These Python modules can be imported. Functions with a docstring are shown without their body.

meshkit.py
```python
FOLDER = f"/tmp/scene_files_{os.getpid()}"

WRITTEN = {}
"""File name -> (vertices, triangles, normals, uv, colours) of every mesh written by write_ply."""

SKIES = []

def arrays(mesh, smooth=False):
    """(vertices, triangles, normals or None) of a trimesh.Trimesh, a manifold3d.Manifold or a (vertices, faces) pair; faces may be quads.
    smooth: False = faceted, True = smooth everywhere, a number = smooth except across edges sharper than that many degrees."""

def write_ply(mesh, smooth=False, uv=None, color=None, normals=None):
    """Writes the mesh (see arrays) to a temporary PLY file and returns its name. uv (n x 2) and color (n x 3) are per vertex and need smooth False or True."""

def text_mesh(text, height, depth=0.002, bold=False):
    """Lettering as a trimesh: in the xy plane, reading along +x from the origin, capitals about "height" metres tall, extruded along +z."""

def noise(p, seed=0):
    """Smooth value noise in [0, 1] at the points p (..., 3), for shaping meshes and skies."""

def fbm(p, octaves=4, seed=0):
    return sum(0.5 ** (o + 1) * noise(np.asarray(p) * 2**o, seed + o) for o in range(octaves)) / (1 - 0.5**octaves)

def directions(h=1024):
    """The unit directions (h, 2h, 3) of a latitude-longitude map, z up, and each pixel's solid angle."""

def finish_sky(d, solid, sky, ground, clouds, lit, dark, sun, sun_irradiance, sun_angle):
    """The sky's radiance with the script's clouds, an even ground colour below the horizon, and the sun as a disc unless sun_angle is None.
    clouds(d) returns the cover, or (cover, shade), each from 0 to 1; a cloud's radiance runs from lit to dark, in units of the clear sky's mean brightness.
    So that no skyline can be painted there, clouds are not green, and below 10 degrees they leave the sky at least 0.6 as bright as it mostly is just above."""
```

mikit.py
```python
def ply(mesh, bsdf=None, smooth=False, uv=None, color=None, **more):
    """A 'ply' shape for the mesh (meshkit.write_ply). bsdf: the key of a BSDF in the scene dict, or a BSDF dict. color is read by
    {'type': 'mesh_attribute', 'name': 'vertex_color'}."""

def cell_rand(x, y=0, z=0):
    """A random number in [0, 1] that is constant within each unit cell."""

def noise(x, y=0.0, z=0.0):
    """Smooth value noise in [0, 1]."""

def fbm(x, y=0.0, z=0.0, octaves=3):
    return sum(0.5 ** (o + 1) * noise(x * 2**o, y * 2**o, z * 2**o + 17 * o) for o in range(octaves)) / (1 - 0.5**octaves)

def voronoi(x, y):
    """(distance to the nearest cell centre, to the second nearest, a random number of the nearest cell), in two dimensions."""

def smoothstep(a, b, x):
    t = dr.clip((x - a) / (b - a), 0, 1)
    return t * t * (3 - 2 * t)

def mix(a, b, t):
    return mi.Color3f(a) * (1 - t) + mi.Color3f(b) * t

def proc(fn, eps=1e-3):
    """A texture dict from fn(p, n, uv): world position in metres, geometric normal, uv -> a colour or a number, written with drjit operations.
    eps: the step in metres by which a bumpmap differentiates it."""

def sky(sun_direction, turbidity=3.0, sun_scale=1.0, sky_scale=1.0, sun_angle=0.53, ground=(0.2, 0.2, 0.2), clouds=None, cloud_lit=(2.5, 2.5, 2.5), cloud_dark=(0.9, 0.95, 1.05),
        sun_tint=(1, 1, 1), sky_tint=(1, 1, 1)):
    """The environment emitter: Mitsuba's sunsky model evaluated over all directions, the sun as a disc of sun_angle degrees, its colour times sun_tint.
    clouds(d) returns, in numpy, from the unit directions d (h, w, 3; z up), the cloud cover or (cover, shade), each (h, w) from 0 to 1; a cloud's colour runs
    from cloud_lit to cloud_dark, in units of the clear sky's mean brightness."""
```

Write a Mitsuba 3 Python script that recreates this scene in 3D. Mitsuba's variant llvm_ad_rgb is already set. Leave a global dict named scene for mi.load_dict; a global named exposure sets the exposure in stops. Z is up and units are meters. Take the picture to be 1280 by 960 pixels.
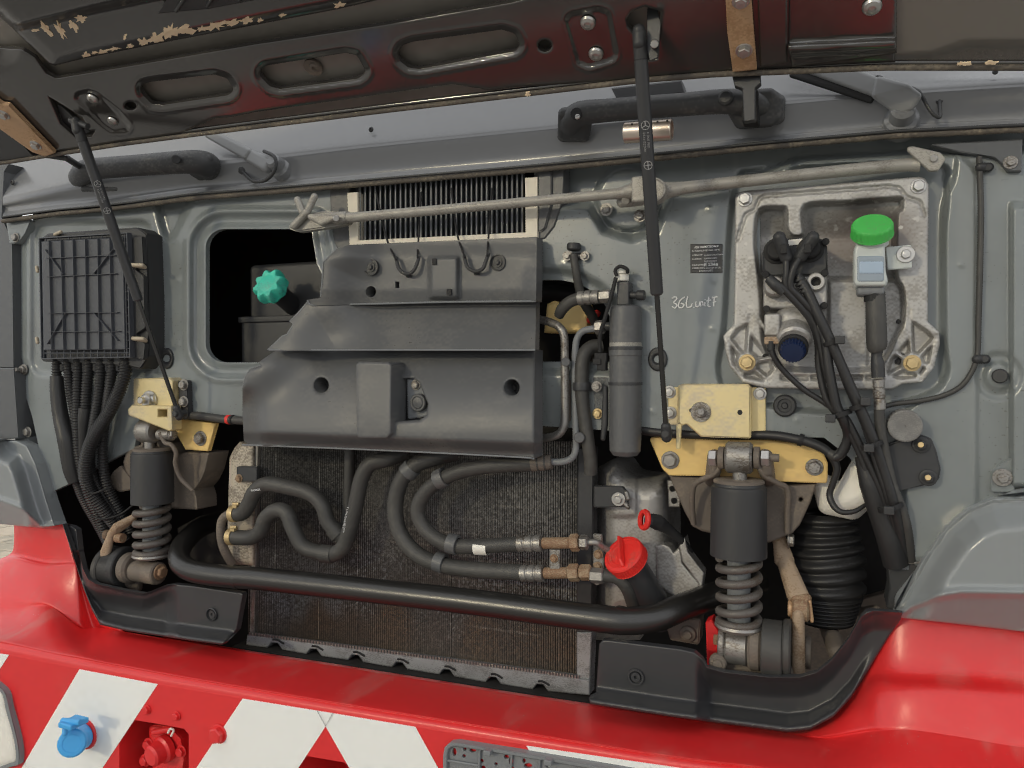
import math, random
import numpy as np, trimesh, shapely, shapely.geometry as sg
import drjit as dr, mitsuba as mi, mikit, meshkit
from scipy.spatial import Delaunay
from mikit import noise, fbm, smoothstep, mix

# ---------------------------------------------------------------- camera, sky, exposure
scene, labels = {}, {}
T = mi.ScalarTransform4f
F_PX, YAW, PITCH = 961.0, math.radians(22.3), math.radians(-1.13)
CAM = np.array([0.0, -1.3, 1.5])
FWD = np.array([-math.sin(YAW) * math.cos(PITCH), math.cos(YAW) * math.cos(PITCH), math.sin(PITCH)])
RGT = np.array([math.cos(YAW), math.sin(YAW), 0.0])
UP = np.cross(RGT, FWD)
scene['camera'] = {'type': 'perspective', 'fov': math.degrees(2 * math.atan(640 / F_PX)), 'fov_axis': 'x', 'near_clip': 0.02, 'far_clip': 400.0,
                   'to_world': T().look_at(origin=CAM.tolist(), target=(CAM + FWD).tolist(), up=[0, 0, 1])}
scene['sky'] = mikit.sky((-0.45, -1.0, 0.34), turbidity=3, sun_scale=0.14, sun_angle=4.5, sun_tint=(0.82, 1.0, 1.30), clouds=lambda d: 1.0,
                         cloud_lit=(2.60, 2.62, 2.64), ground=(0.25, 0.248, 0.242))
exposure = 2.58

# ---------------------------------------------------------------- geometry helpers
def dirs(px, py):
    px, py = np.asarray(px, float), np.asarray(py, float)
    return F_PX * FWD + (px - 640)[..., None] * RGT - (py - 480)[..., None] * UP
def W(px, py, y=0.0):
    """the point at distance y behind the plane of the truck's front that is seen at (px, py) of the photograph"""
    d = dirs(px, py)
    return CAM + d * ((np.asarray(y, float) - CAM[1]) / d[..., 1])[..., None]
def S(px, py, y=0.0):
    return float(np.dot(W(px, py, y) - CAM, FWD)) / F_PX
class YS:
    """a plane parallel to the truck's front"""
    n = np.array([0, 1.0, 0])
    def __init__(s, y): s.y = y
    def at(s, px, py, off=0.0): return W(px, py, s.y + np.asarray(off))
class PS:
    """any plane through a point, n pointing away from the viewer"""
    def __init__(s, p, n): s.p, s.n = np.asarray(p, float), np.asarray(n, float) / np.linalg.norm(n)
    def at(s, px, py, off=0.0):
        d = dirs(px, py)
        return CAM + d * ((np.dot(s.p - CAM, s.n) + np.asarray(off)) / (d @ s.n))[..., None]
def mk(v, f): return trimesh.Trimesh(np.asarray(v, float), np.asarray(f), process=False)
def join(*ms):
    ms = [m for m in ms if m is not None]
    return trimesh.util.concatenate(ms)
def poly(pts, holes=()):
    p = sg.Polygon(pts, [h if not hasattr(h, 'exterior') else h.exterior.coords for h in holes])
    return p if p.is_valid else p.buffer(0)
def spl(pts, closed=False, n=8):
    """Catmull-Rom through the points"""
    p = np.asarray(pts, float)
    if closed: q = np.vstack([p[-1], p, p[:2]])
    else: q = np.vstack([2 * p[0] - p[1], p, 2 * p[-1] - p[-2]])
    out = []
    for i in range(1, len(q) - 2):
        a, b, c, d = q[i - 1], q[i], q[i + 1], q[i + 2]
        for t in np.arange(n) / n:
            out.append(0.5 * (2 * b + (c - a) * t + (2 * a - 5 * b + 4 * c - d) * t * t + (3 * b - a - 3 * c + d) * t ** 3))
    if not closed: out.append(p[-1])
    return np.array(out)
def rrect(x0, y0, x1, y1, r=4):
    return sg.box(x0 + r, y0 + r, x1 - r, y1 - r).buffer(r, quad_segs=6)
def rpoly(pts, r): return poly(pts).buffer(-r).buffer(2 * r, quad_segs=5).buffer(-r)
def circ(x, y, r, ry=None, q=8):
    c = sg.Point(0, 0).buffer(1, quad_segs=q)
    return shapely.affinity.translate(shapely.affinity.scale(c, r, ry or r), x, y)
def polys(p): return [g for g in getattr(p, 'geoms', [p]) if g.geom_type == 'Polygon' and g.area > 1e-6]
def tri(p): return trimesh.creation.triangulate_polygon(p, engine='earcut')
def rings(p): return [np.array(r.coords)[:-1] for r in [p.exterior, *p.interiors]]
def surf(s): return s if hasattr(s, 'at') else YS(s)
def skirt(front, t, n):
    k = len(front); b = front + n * t
    i = np.arange(k); j = (i + 1) % k
    return mk(np.vstack([front, b]), np.vstack([np.stack([i, j, j + k], 1), np.stack([i, j + k, i + k], 1)]))
def plate(p, s, t=0.004, b=1.2, bd=None, yf=None, back=False):
    """a sheet with its outline p in photograph coordinates on plane s, t thick, its edge chamfered b pixels"""
    s = surf(s); out = []
    yf = yf or (lambda x, y: np.zeros_like(x))
    for g in polys(p):
        g = g.simplify(0.05)
        x, y = g.representative_point().coords[0]
        bm = bd if bd is not None else b * S(x, y, 0)
        inn = g.buffer(-b, join_style='mitre') if b > 0 else g
        for q in polys(inn):
            v, f = tri(q); out.append(mk(s.at(v[:, 0], v[:, 1], yf(v[:, 0], v[:, 1])), f))
        if b > 0:
            for q in polys(g.difference(inn)):
                v, f = tri(q)
                d = shapely.distance(shapely.points(v), g.boundary)
                o = np.where(d < b * 0.3, bm, 0.0)
                out.append(mk(s.at(v[:, 0], v[:, 1], o + yf(v[:, 0], v[:, 1])), f))
        for r in rings(g):
            fr = s.at(r[:, 0], r[:, 1], (bm if b > 0 else 0) + yf(r[:, 0], r[:, 1]))
            out.append(skirt(fr, t, s.n))
        if back:
            v, f = tri(g); out.append(mk(s.at(v[:, 0], v[:, 1], yf(v[:, 0], v[:, 1]) + bm) + s.n * t, f[:, ::-1]))
    return join(*out)
def sstep(a, b, x):
    t = np.clip((x - a) / (b - a), 0, 1); return t * t * (3 - 2 * t)
def sdist(p, x, y):
    """signed distance in pixels, positive inside"""
    pt = shapely.points(x, y); d = shapely.distance(p.boundary, pt)
    return np.where(shapely.contains_xy(p, x, y), d, -d)
def relief(p, s, yf=None, h=4.0, t=0.01, rnd=None, skirts=True):
    """a pressed or moulded sheet: a fine mesh over the outline p, pushed in by yf(px, py) metres; rnd = (pixels, metres) rounds its edge"""
    s = surf(s); out = []
    for g in polys(p):
        rs = [np.array(shapely.segmentize(sg.LinearRing(r), h * 0.8).coords)[:-1] for r in rings(g)]
        x0, y0, x1, y1 = g.bounds
        gx, gy = np.meshgrid(np.arange(x0, x1, h), np.arange(y0, y1, h * 0.87)); gx[1::2] += h / 2
        gx, gy = gx.ravel(), gy.ravel()
        extra = [(gx, gy)]
        if rnd:
            for k in (0.12, 0.35, 0.65, 1.0):
                for q in polys(g.buffer(-rnd[0] * k)):
                    for r in rings(q):
                        c = np.array(shapely.segmentize(sg.LinearRing(r), h * 0.8).coords)[:-1]; extra.append((c[:, 0], c[:, 1]))
            k = sdist(g, gx, gy) > rnd[0] + 0.4 * h; extra[0] = (gx[k], gy[k])
        else:
            k = sdist(g, gx, gy) > 0.45 * h; extra[0] = (gx[k], gy[k])
        v = np.vstack(rs + [np.stack(e, 1) for e in extra])
        f = Delaunay(v).simplices
        c = v[f].mean(1); f = f[shapely.contains_xy(g.buffer(1e-6), c[:, 0], c[:, 1])]
        a, b, d = v[f[:, 0]], v[f[:, 1]], v[f[:, 2]]
        cr = (b[:, 0] - a[:, 0]) * (d[:, 1] - a[:, 1]) - (b[:, 1] - a[:, 1]) * (d[:, 0] - a[:, 0])
        f = np.where((cr > 0)[:, None], f[:, ::-1], f)[np.abs(cr) > 1e-9]
        def off(q):
            o = np.zeros(len(q)) if yf is None else np.asarray(yf(q[:, 0], q[:, 1]), float) * np.ones(len(q))
            if rnd:
                dd = np.clip(shapely.distance(g.boundary, shapely.points(q)) / rnd[0], 0, 1)
                o = o + rnd[1] * (1 - np.sqrt(np.maximum(0, 1 - (1 - dd) ** 2)))
            return o
        out.append(mk(s.at(v[:, 0], v[:, 1], off(v)), f))
        if skirts:
            for r in rs: out.append(skirt(s.at(r[:, 0], r[:, 1], off(r)), t, s.n))
    return join(*out)
def patch(rows, nu=6, nv=10, t=0.0, tdir=(0, 0.3, -1)):
    """a smooth surface through rows of (px, py, y)"""
    g = np.array([[W(a, b, c) for a, b, c in r] for r in rows])
    g = np.array([spl(r, n=nv) for r in g])
    g = np.array([spl(g[:, i], n=nu) for i in range(g.shape[1])]).transpose(1, 0, 2)
    n, m = g.shape[:2]; v = g.reshape(-1, 3)
    i, j = np.meshgrid(np.arange(n - 1), np.arange(m - 1), indexing='ij'); a = (i * m + j).ravel()
    return mk(v, np.vstack([np.stack([a, a + m, a + m + 1], 1), np.stack([a, a + m + 1, a + 1], 1)]))
def sweep(pts, r, n=14, caps=True, squash=None):
    """a tube along 3-D points; r one radius or one per point"""
    p = np.asarray(pts, float); k = len(p); r = np.broadcast_to(np.asarray(r, float), k)
    tg = np.gradient(p, axis=0); tg /= np.maximum(np.linalg.norm(tg, axis=1, keepdims=True), 1e-12)
    a = np.cross(tg[0], [0.31, 0.2, 0.93]); a /= np.linalg.norm(a); A = []
    for q in tg:
        a = a - q * np.dot(a, q); a /= np.linalg.norm(a); A.append(a)
    A = np.array(A); B = np.cross(tg, A); w = np.arange(n) * 2 * math.pi / n
    v = p[:, None] + r[:, None, None] * (np.cos(w)[None, :, None] * A[:, None] + np.sin(w)[None, :, None] * B[:, None])
    v = v.reshape(-1, 3); i, j = np.meshgrid(np.arange(k - 1), np.arange(n), indexing='ij'); i, j = i.ravel(), j.ravel(); j2 = (j + 1) % n
    f = np.vstack([np.stack([i * n + j, i * n + j2, (i + 1) * n + j2], 1), np.stack([i * n + j, (i + 1) * n + j2, (i + 1) * n + j], 1)])
    out = [mk(v, f)]
    if caps:
        for e, q in ((0, p[0]), (k - 1, p[-1])):
            ring = v[e * n:(e + 1) * n]; m = np.arange(n)
            out.append(mk(np.vstack([ring, q]), np.stack([m, m * 0 + n, (m + 1) % n] if e == 0 else [m, (m + 1) % n, m * 0 + n], 1)))
    return join(*out)
def path(pts, n=10): return spl(np.array([W(a, b, c) for a, b, c in pts]), n=n)
def resample(p, step):
    s = np.r_[0, np.cumsum(np.linalg.norm(np.diff(p, axis=0), axis=1))]
    q = np.linspace(0, s[-1], max(3, int(s[-1] / step)))
    return np.stack([np.interp(q, s, p[:, i]) for i in range(3)], 1), q
def hose(pts, rpx, n=14, k=10, caps=True, ry=None):
    """tube through (px, py, y) with its radius in pixels (one number or one per point)"""
    p = path(pts, k); rr = np.broadcast_to(np.asarray(rpx, float), len(pts))
    m = np.array([q[1] * S(*q[0]) for q in zip(pts, rr)])
    x = np.linspace(0, len(pts) - 1, len(p))
    return sweep(p, np.interp(x, np.arange(len(pts)), m), n, caps)
def corrugated(pts, rpx, pitch=0.005, amp=0.13, n=14):
    p, q = resample(path(pts, 10), pitch / 6); r0 = rpx * S(*pts[0]); r1 = rpx * S(*pts[-1])
    w = np.cos(q / pitch * 2 * math.pi); w = np.sign(w) * np.abs(w) ** 0.5
    return sweep(p, (r0 + (r1 - r0) * q / q[-1]) * (1 + amp * 0.5 * (w - 1)), n)
def basis(ax):
    ax = np.asarray(ax, float); ax = ax / np.linalg.norm(ax)
    u = np.cross([0, 0, 1.0], ax) if abs(ax[2]) < 0.95 else np.cross([0, 1.0, 0], ax)
    u /= np.linalg.norm(u); return ax, u, np.cross(ax, u)
def lathe(p, ax, prof, n=28, closed=True, phase=0.0):
    """prof: (distance along ax, radius) pairs"""
    ax, u, w = basis(ax); th = np.arange(n) * 2 * math.pi / n + phase
    ring = np.cos(th)[:, None] * u + np.sin(th)[:, None] * w
    pr = np.asarray(prof, float); v = (np.asarray(p) + pr[:, :1] * ax)[:, None] + pr[:, 1][:, None, None] * ring[None]
    v = v.reshape(-1, 3); k = len(pr)
    i, j = np.meshgrid(np.arange(k - 1), np.arange(n), indexing='ij'); i, j = i.ravel(), j.ravel(); j2 = (j + 1) % n
    f = np.vstack([np.stack([i * n + j, i * n + j2, (i + 1) * n + j2], 1), np.stack([i * n + j, (i + 1) * n + j2, (i + 1) * n + j], 1)])
    return trimesh.Trimesh(v, f, process=False)
def rod(a, b, r, n=24, ch=0.15, r2=None):
    """a capped cylinder with a small chamfer between two 3-D points"""
    a, b = np.asarray(a, float), np.asarray(b, float); L = np.linalg.norm(b - a); r2 = r if r2 is None else r2; c = min(ch * r, L * 0.2)
    return lathe(a, b - a, [(0, 0), (0, r - c), (c, r), (L - c, r2), (L, r2 - c), (L, 0)], n)
OUT = np.array([0, -1.0, 0])
def nut(p, r, h=None, ax=OUT, washer=1.35, chamfer=True):
    """hexagon head on a washer, standing on p"""
    h = h or 0.75 * r; ms = []
    z = 0
    if washer: ms.append(lathe(p, ax, [(0, washer * r), (0.14 * r, washer * r), (0.2 * r, washer * r * 0.95), (0.2 * r, 0)], 20)); z = 0.2 * r
    ms.append(lathe(p, ax, [(z, r), (z + h * 0.82, r), (z + h, r * 0.84), (z + h, 0)], 6, phase=0.3))
    ms.append(lathe(p, ax, [(z + h, 0.5 * r), (z + h * 1.02, 0.45 * r), (z + h * 1.02, 0)], 14))
    return join(*ms)
def bolt(px, py, y, rpx, stud=0.0, washer=1.35, ax=OUT):
    p = W(px, py, y); r = rpx * S(px, py, y); m = nut(p, r, ax=ax, washer=washer)
    if stud: m = join(m, rod(p, p + np.asarray(ax) * (r + stud), 0.5 * r, 14))
    return m
def torx(p, ax, r):
    """domed button head with a socket"""
    return join(lathe(p, ax, [(0, r), (0.15 * r, r), (0.4 * r, 0.85 * r), (0.55 * r, 0.55 * r), (0.57 * r, 0.42 * r), (0.25 * r, 0.38 * r), (0.25 * r, 0)], 20))
def rbox(c, half, r=0.003, R=None):
    """a box with rounded edges (hull of eight small balls)"""
    half = np.maximum(np.asarray(half, float), r * 1.01)
    s = trimesh.creation.icosphere(1, r).vertices
    v = np.vstack([s + (half - r) * np.array([i, j, k]) for i in (-1, 1) for j in (-1, 1) for k in (-1, 1)])
    m = trimesh.convex.convex_hull(v)
    v = m.vertices if R is None else m.vertices @ np.asarray(R).T
    return mk(v + np.asarray(c), m.faces)
def box_px(x0, y0, x1, y1, y, depth, r=0.003):
    """rounded box whose front face fills the rectangle of the photograph"""
    a, b = W(x0, y0, y), W(x1, y1, y)
    return rbox([(a[0] + b[0]) / 2, y + depth / 2, (a[2] + b[2]) / 2], [abs(b[0] - a[0]) / 2, depth / 2, abs(a[2] - b[2]) / 2], r)
def hull(*pts_r):
    """hull of balls (point, radius)"""
    s = trimesh.creation.icosphere(2, 1.0).vertices
    return trimesh.convex.convex_hull(np.vstack([np.asarray(p) + r * s for p, r in pts_r]))
def slab(pts, r):
    """hull of balls at photograph points (px, py, y), radius in metres"""
    return hull(*[(W(*p), r) for p in pts])
def band(px, py, y, rpx, ax, w=0.012, th=0.0025, n=24):
    """a ring (hose clamp, tie) round an axis"""
    r = rpx * S(px, py, y); p = W(px, py, y); ax = np.asarray(ax, float) / np.linalg.norm(ax)
    return lathe(p - ax * w / 2, ax, [(0, r * 0.9), (0, r + th), (w * 0.1, r + th * 1.2), (w * 0.9, r + th * 1.2), (w, r + th), (w, r * 0.9)], n)
def letters(text, height, o, ex=(1, 0, 0), ey=(0, 0, 1), depth=0.0006, bold=False):
    m = meshkit.text_mesh(text, height, depth, bold)
    ex, ey = np.asarray(ex, float) / np.linalg.norm(ex), np.asarray(ey, float) / np.linalg.norm(ey); ez = np.cross(ex, ey)
    v = m.vertices; return mk(np.asarray(o) + v[:, :1] * ex + v[:, 1:2] * ey + v[:, 2:] * ez, m.faces)

# ---------------------------------------------------------------- entries of the scene
TRUCK = 'fire_truck'
used = set()
def key(parent, name):
    k = f'{parent}__{name}' if parent else name; i = 0; out = k
    while out in used: i += 1; out = f'{k}_{i:03d}'
    used.add(out); return out
def put(name, mesh, m, parent=TRUCK, label=None, kind=None, smooth=30, **more):
    k = key(parent, name)
    scene[k] = mikit.ply(mesh, m, smooth=smooth, **more)
    d = {}
    if label: d['label'] = label
    if kind: d['kind'] = kind
    if d: labels[k] = d
    return k
def group(name, label=None, parent=TRUCK):
    k = key(parent, name)
    if label: labels[k] = {'label': label}
    return k

# ---------------------------------------------------------------- materials
def rgb(*c): return {'type': 'rgb', 'value': list(c)}
def mat(name, base, rough=0.5, metal=0.0, bump=None, bump_scale=1.0, **kw):
    b = {'type': 'principled', 'base_color': rgb(*base) if isinstance(base, tuple) else mikit.proc(base),
         'roughness': rough if isinstance(rough, (int, float)) else mikit.proc(rough), 'metallic': metal, **kw}
    if bump is not None:
        b = {'type': 'bumpmap', 'tex': mikit.proc(bump, eps=0.0004), 'scale': bump_scale, 'bsdf': b}
    scene[name] = {'type': 'twosided', 'bsdf': b}
def dirty(base, dirt, sc=18, lo=0.5, hi=0.75, fine=0.15):
    base, dirt = list(base), list(dirt)
    def fn(p, n, uv):
        a = fbm(p.x * sc, p.y * sc, p.z * sc, 4)
        b = noise(p.x * sc * 14, p.y * sc * 14, p.z * sc * 14)
        k = smoothstep(lo, hi, a + fine * (b - 0.5))
        return mix(base, dirt, k)
    return fn
def wall_col(p, n, uv):
    a = fbm(p.x * 7, p.y * 7, p.z * 7, 4); st = fbm(p.x * 55, p.y * 20, p.z * 2.5, 3); b = noise(p.x * 260, p.y * 260, p.z * 260)
    c = mix([0.192, 0.214, 0.219], [0.172, 0.189, 0.190], smoothstep(0.4, 0.8, a))
    c = mix(c, [0.25, 0.26, 0.25], 0.28 * smoothstep(0.56, 0.80, st) * smoothstep(0.35, 0.65, a))
    return mix(c, [0.11, 0.11, 0.10], 0.8 * smoothstep(0.86, 0.95, b) * smoothstep(0.45, 0.7, a))
def red_col(p, n, uv):
    a = fbm(p.x * 9, p.y * 9, p.z * 9, 4); b = noise(p.x * 420, p.y * 420, p.z * 420); st = fbm(p.x * 30, p.y * 4, p.z * 30, 3)
    up = smoothstep(0.35, 0.9, dr.abs(n.z))
    c = mix([0.62, 0.022, 0.024], [0.58, 0.040, 0.038], smoothstep(0.5, 0.9, a))
    c = mix(c, [0.50, 0.16, 0.14], 0.45 * (0.35 + 0.65 * up) * smoothstep(0.48, 0.80, st) * smoothstep(0.38, 0.66, a))
    return mix(c, [0.70, 0.45, 0.42], 0.8 * up * smoothstep(0.93, 0.97, b) * smoothstep(0.45, 0.65, a))
mat('wall_paint', wall_col, 0.24, specular=0.5, clearcoat=0.5, clearcoat_gloss=0.9)
mat('sill_paint', (0.150, 0.154, 0.160), 0.24, specular=0.8, clearcoat=0.6)
mat("wiper_paint", (0.22, 0.226, 0.232), 0.4)
mat('fairing_paint', (0.215, 0.232, 0.24), 0.20, specular=0.5, clearcoat=0.6)
mat('trim_paint', (0.085, 0.09, 0.096), 0.4, specular=0.5)
mat('windscreen_glass', (0.02, 0.022, 0.024), 0.05, specular=0.8)
mat('red_paint', red_col, 0.34, specular=0.5, clearcoat=0.35, clearcoat_gloss=0.75)
mat('white_film', dirty((0.74, 0.75, 0.73), (0.68, 0.69, 0.66), 5, 0.5, 0.9, 0.2), 0.35, specular=0.5)
mat('hood_paint', dirty((0.034, 0.032, 0.0305), (0.050, 0.047, 0.043), 9, 0.45, 0.85), 0.13, specular=1.0, clearcoat=1.0, clearcoat_gloss=0.97)
mat('hood_skin', dirty((0.20, 0.187, 0.168), (0.155, 0.144, 0.128), 5, 0.45, 0.8), 0.38, specular=0.5)
mat('primer', (0.80, 0.64, 0.44), 0.7)
def moulded_col(p, n, uv):
    a = fbm(p.x * 11, p.y * 11, p.z * 11, 4); b = noise(p.x * 210, p.y * 90, p.z * 210); s = fbm(p.x * 8, p.y * 8, p.z * 60, 3)
    c = mix([0.088, 0.091, 0.095], [0.118, 0.117, 0.114], smoothstep(0.42, 0.85, a + 0.3 * (b - 0.5)))
    c = mix(c, [0.15, 0.147, 0.14], 0.4 * smoothstep(0.55, 0.8, s) * smoothstep(0.4, 0.7, a))
    return mix(c, [0.045, 0.043, 0.04], 0.7 * smoothstep(0.84, 0.93, b) * smoothstep(0.5, 0.7, a))
mat('black_plastic', moulded_col, 0.44, specular=0.5)
mat('tray_plastic', (0.036, 0.037, 0.040), 0.36, specular=0.5)
mat('dark_plastic', (0.030, 0.031, 0.033), 0.5)
mat('box_plastic', (0.060, 0.065, 0.076), 0.5)
mat('rubber', dirty((0.046, 0.045, 0.043), (0.070, 0.068, 0.063), 9, 0.45, 0.9, 0.2), 0.55)
mat('grip_plastic', dirty((0.042, 0.043, 0.045), (0.085, 0.084, 0.08), 18, 0.45, 0.85, 0.4), 0.5)
mat('black', (0.012, 0.012, 0.013), 0.7)
mat('bay', (0.016, 0.015, 0.015), 0.85)
mat('bar_paint', (0.012, 0.0115, 0.011), 0.30, specular=0.6, clearcoat=0.6)
mat('cast_alu', dirty((0.42, 0.412, 0.40), (0.29, 0.275, 0.255), 24, 0.38, 0.85, 0.5), 0.52, 0.55)
mat('cast_dark', dirty((0.135, 0.114, 0.096), (0.20, 0.165, 0.13), 24, 0.45, 0.85, 0.3), 0.65, 0.1)
mat('rod_metal', dirty((0.34, 0.328, 0.30), (0.24, 0.225, 0.20), 40, 0.42, 0.85, 0.6), 0.55, 0.4)
mat('steel', (0.50, 0.49, 0.47), 0.32, 0.9)
mat('grey_metal', dirty((0.30, 0.29, 0.275), (0.16, 0.14, 0.12), 35, 0.45, 0.8, 0.6), 0.45, 0.7)
mat('zinc', dirty((0.66, 0.55, 0.30), (0.52, 0.45, 0.33), 20, 0.40, 0.85, 0.4), 0.42, 0.45)
mat('yellow_paint', dirty((0.74, 0.52, 0.19), (0.64, 0.44, 0.18), 10, 0.5, 0.85, 0.3), 0.45)
mat('bright_yellow', (0.88, 0.64, 0.27), 0.5)
mat('rust', dirty((0.23, 0.135, 0.08), (0.31, 0.23, 0.15), 45, 0.40, 0.75, 0.6), 0.7, 0.15)
mat('strap_rust', dirty((0.52, 0.34, 0.20), (0.40, 0.24, 0.13), 30, 0.45, 0.8, 0.4), 0.5, 0.25)
mat('seal', dirty((0.085, 0.074, 0.062), (0.17, 0.145, 0.11), 22, 0.46, 0.82, 0.4), 0.7)
mat('tan_clip', (0.42, 0.36, 0.27), 0.5)
mat('cream_paint', (0.68, 0.63, 0.52), 0.5)
mat('teal_cap', dirty((0.055, 0.55, 0.41), (0.09, 0.42, 0.33), 40, 0.45, 0.8, 0.5), 0.42)
mat('green_cap', dirty((0.06, 0.45, 0.08), (0.10, 0.36, 0.10), 50, 0.5, 0.85, 0.5), 0.42)
mat('red_cap', dirty((0.70, 0.028, 0.022), (0.52, 0.06, 0.045), 50, 0.48, 0.85, 0.5), 0.45)
mat('blue_cap', (0.05, 0.33, 0.70), 0.42)
mat('navy', (0.007, 0.016, 0.055), 0.28)
mat('galvanised', dirty((0.29, 0.305, 0.32), (0.17, 0.172, 0.175), 40, 0.38, 0.8, 0.7), 0.5, 0.35)
mat('spring_steel', dirty((0.105, 0.097, 0.090), (0.085, 0.068, 0.055), 40, 0.42, 0.85, 0.6), 0.5, 0.2)
mat('tan_rust', dirty((0.36, 0.27, 0.19), (0.26, 0.17, 0.10), 34, 0.42, 0.8, 0.5), 0.7, 0.1)
mat('cable_skin', (0.020, 0.020, 0.021), 0.45)
mat('grey_rubber', dirty((0.14, 0.138, 0.135), (0.19, 0.187, 0.18), 60, 0.4, 0.8, 0.5), 0.65)
mat('dusty_tank', dirty((0.46, 0.41, 0.33), (0.22, 0.19, 0.155), 22, 0.40, 0.75, 0.5), 0.6, 0.1)
mat('white_plastic', (0.70, 0.68, 0.62), 0.4)
mat('white_print', (0.70, 0.70, 0.70), 0.6)
mat('grey_print', (0.30, 0.30, 0.30), 0.6)
mat('holder_plastic', (0.17, 0.18, 0.19), 0.5)
mat('gold', (0.55, 0.42, 0.22), 0.4, 0.6)
mat('copper', (0.72, 0.62, 0.54), 0.28, 0.9)
# ---------------------------------------------------------------- ground
labels['fire_truck'] = {'label': 'red and grey fire truck with its front flap raised over the bare engine bay', 'category': 'truck'}
def ground_col(p, n, uv):
    a = fbm(p.x * 0.7, p.y * 0.7, 0.0, 3); b = noise(p.x * 30, p.y * 30)
    return mix([0.29, 0.275, 0.25], [0.20, 0.195, 0.18], smoothstep(0.3, 0.75, a + 0.3 * (b - 0.5)))
mat('ground_mat', ground_col, 0.85)
mat('paver_mat', dirty((0.42, 0.36, 0.28), (0.30, 0.27, 0.21), 1.7, 0.35, 0.75, 0.5), 0.8)
scene['ground'] = mikit.ply(mk([[-60, -60, -0.012], [60, -60, -0.012], [60, 60, -0.012], [-60, 60, -0.012]], [[0, 1, 2], [0, 2, 3]]), 'ground_mat')
labels['ground'] = {'label': 'sandy paved yard under and behind the truck', 'kind': 'structure'}
rng = random.Random(4)
pv = trimesh.creation.box([0.196, 0.096, 0.05]); pv = mk(pv.vertices - [0, 0, 0.0], pv.faces)
gc = []
for i in range(60):
    for j in range(110):
        x, y = -9.5 + i * 0.2 + (0.1 if j % 2 else 0), 2.2 + j * 0.1
        d = np.array([x, y, 0]) - CAM; dep = d @ FWD
        qx, qy = 640 + F_PX * (d @ RGT) / dep, 480 - F_PX * (d @ UP) / dep
        if -35 < qx < 40 and 630 < qy < 730: gc.append((x, y))
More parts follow.
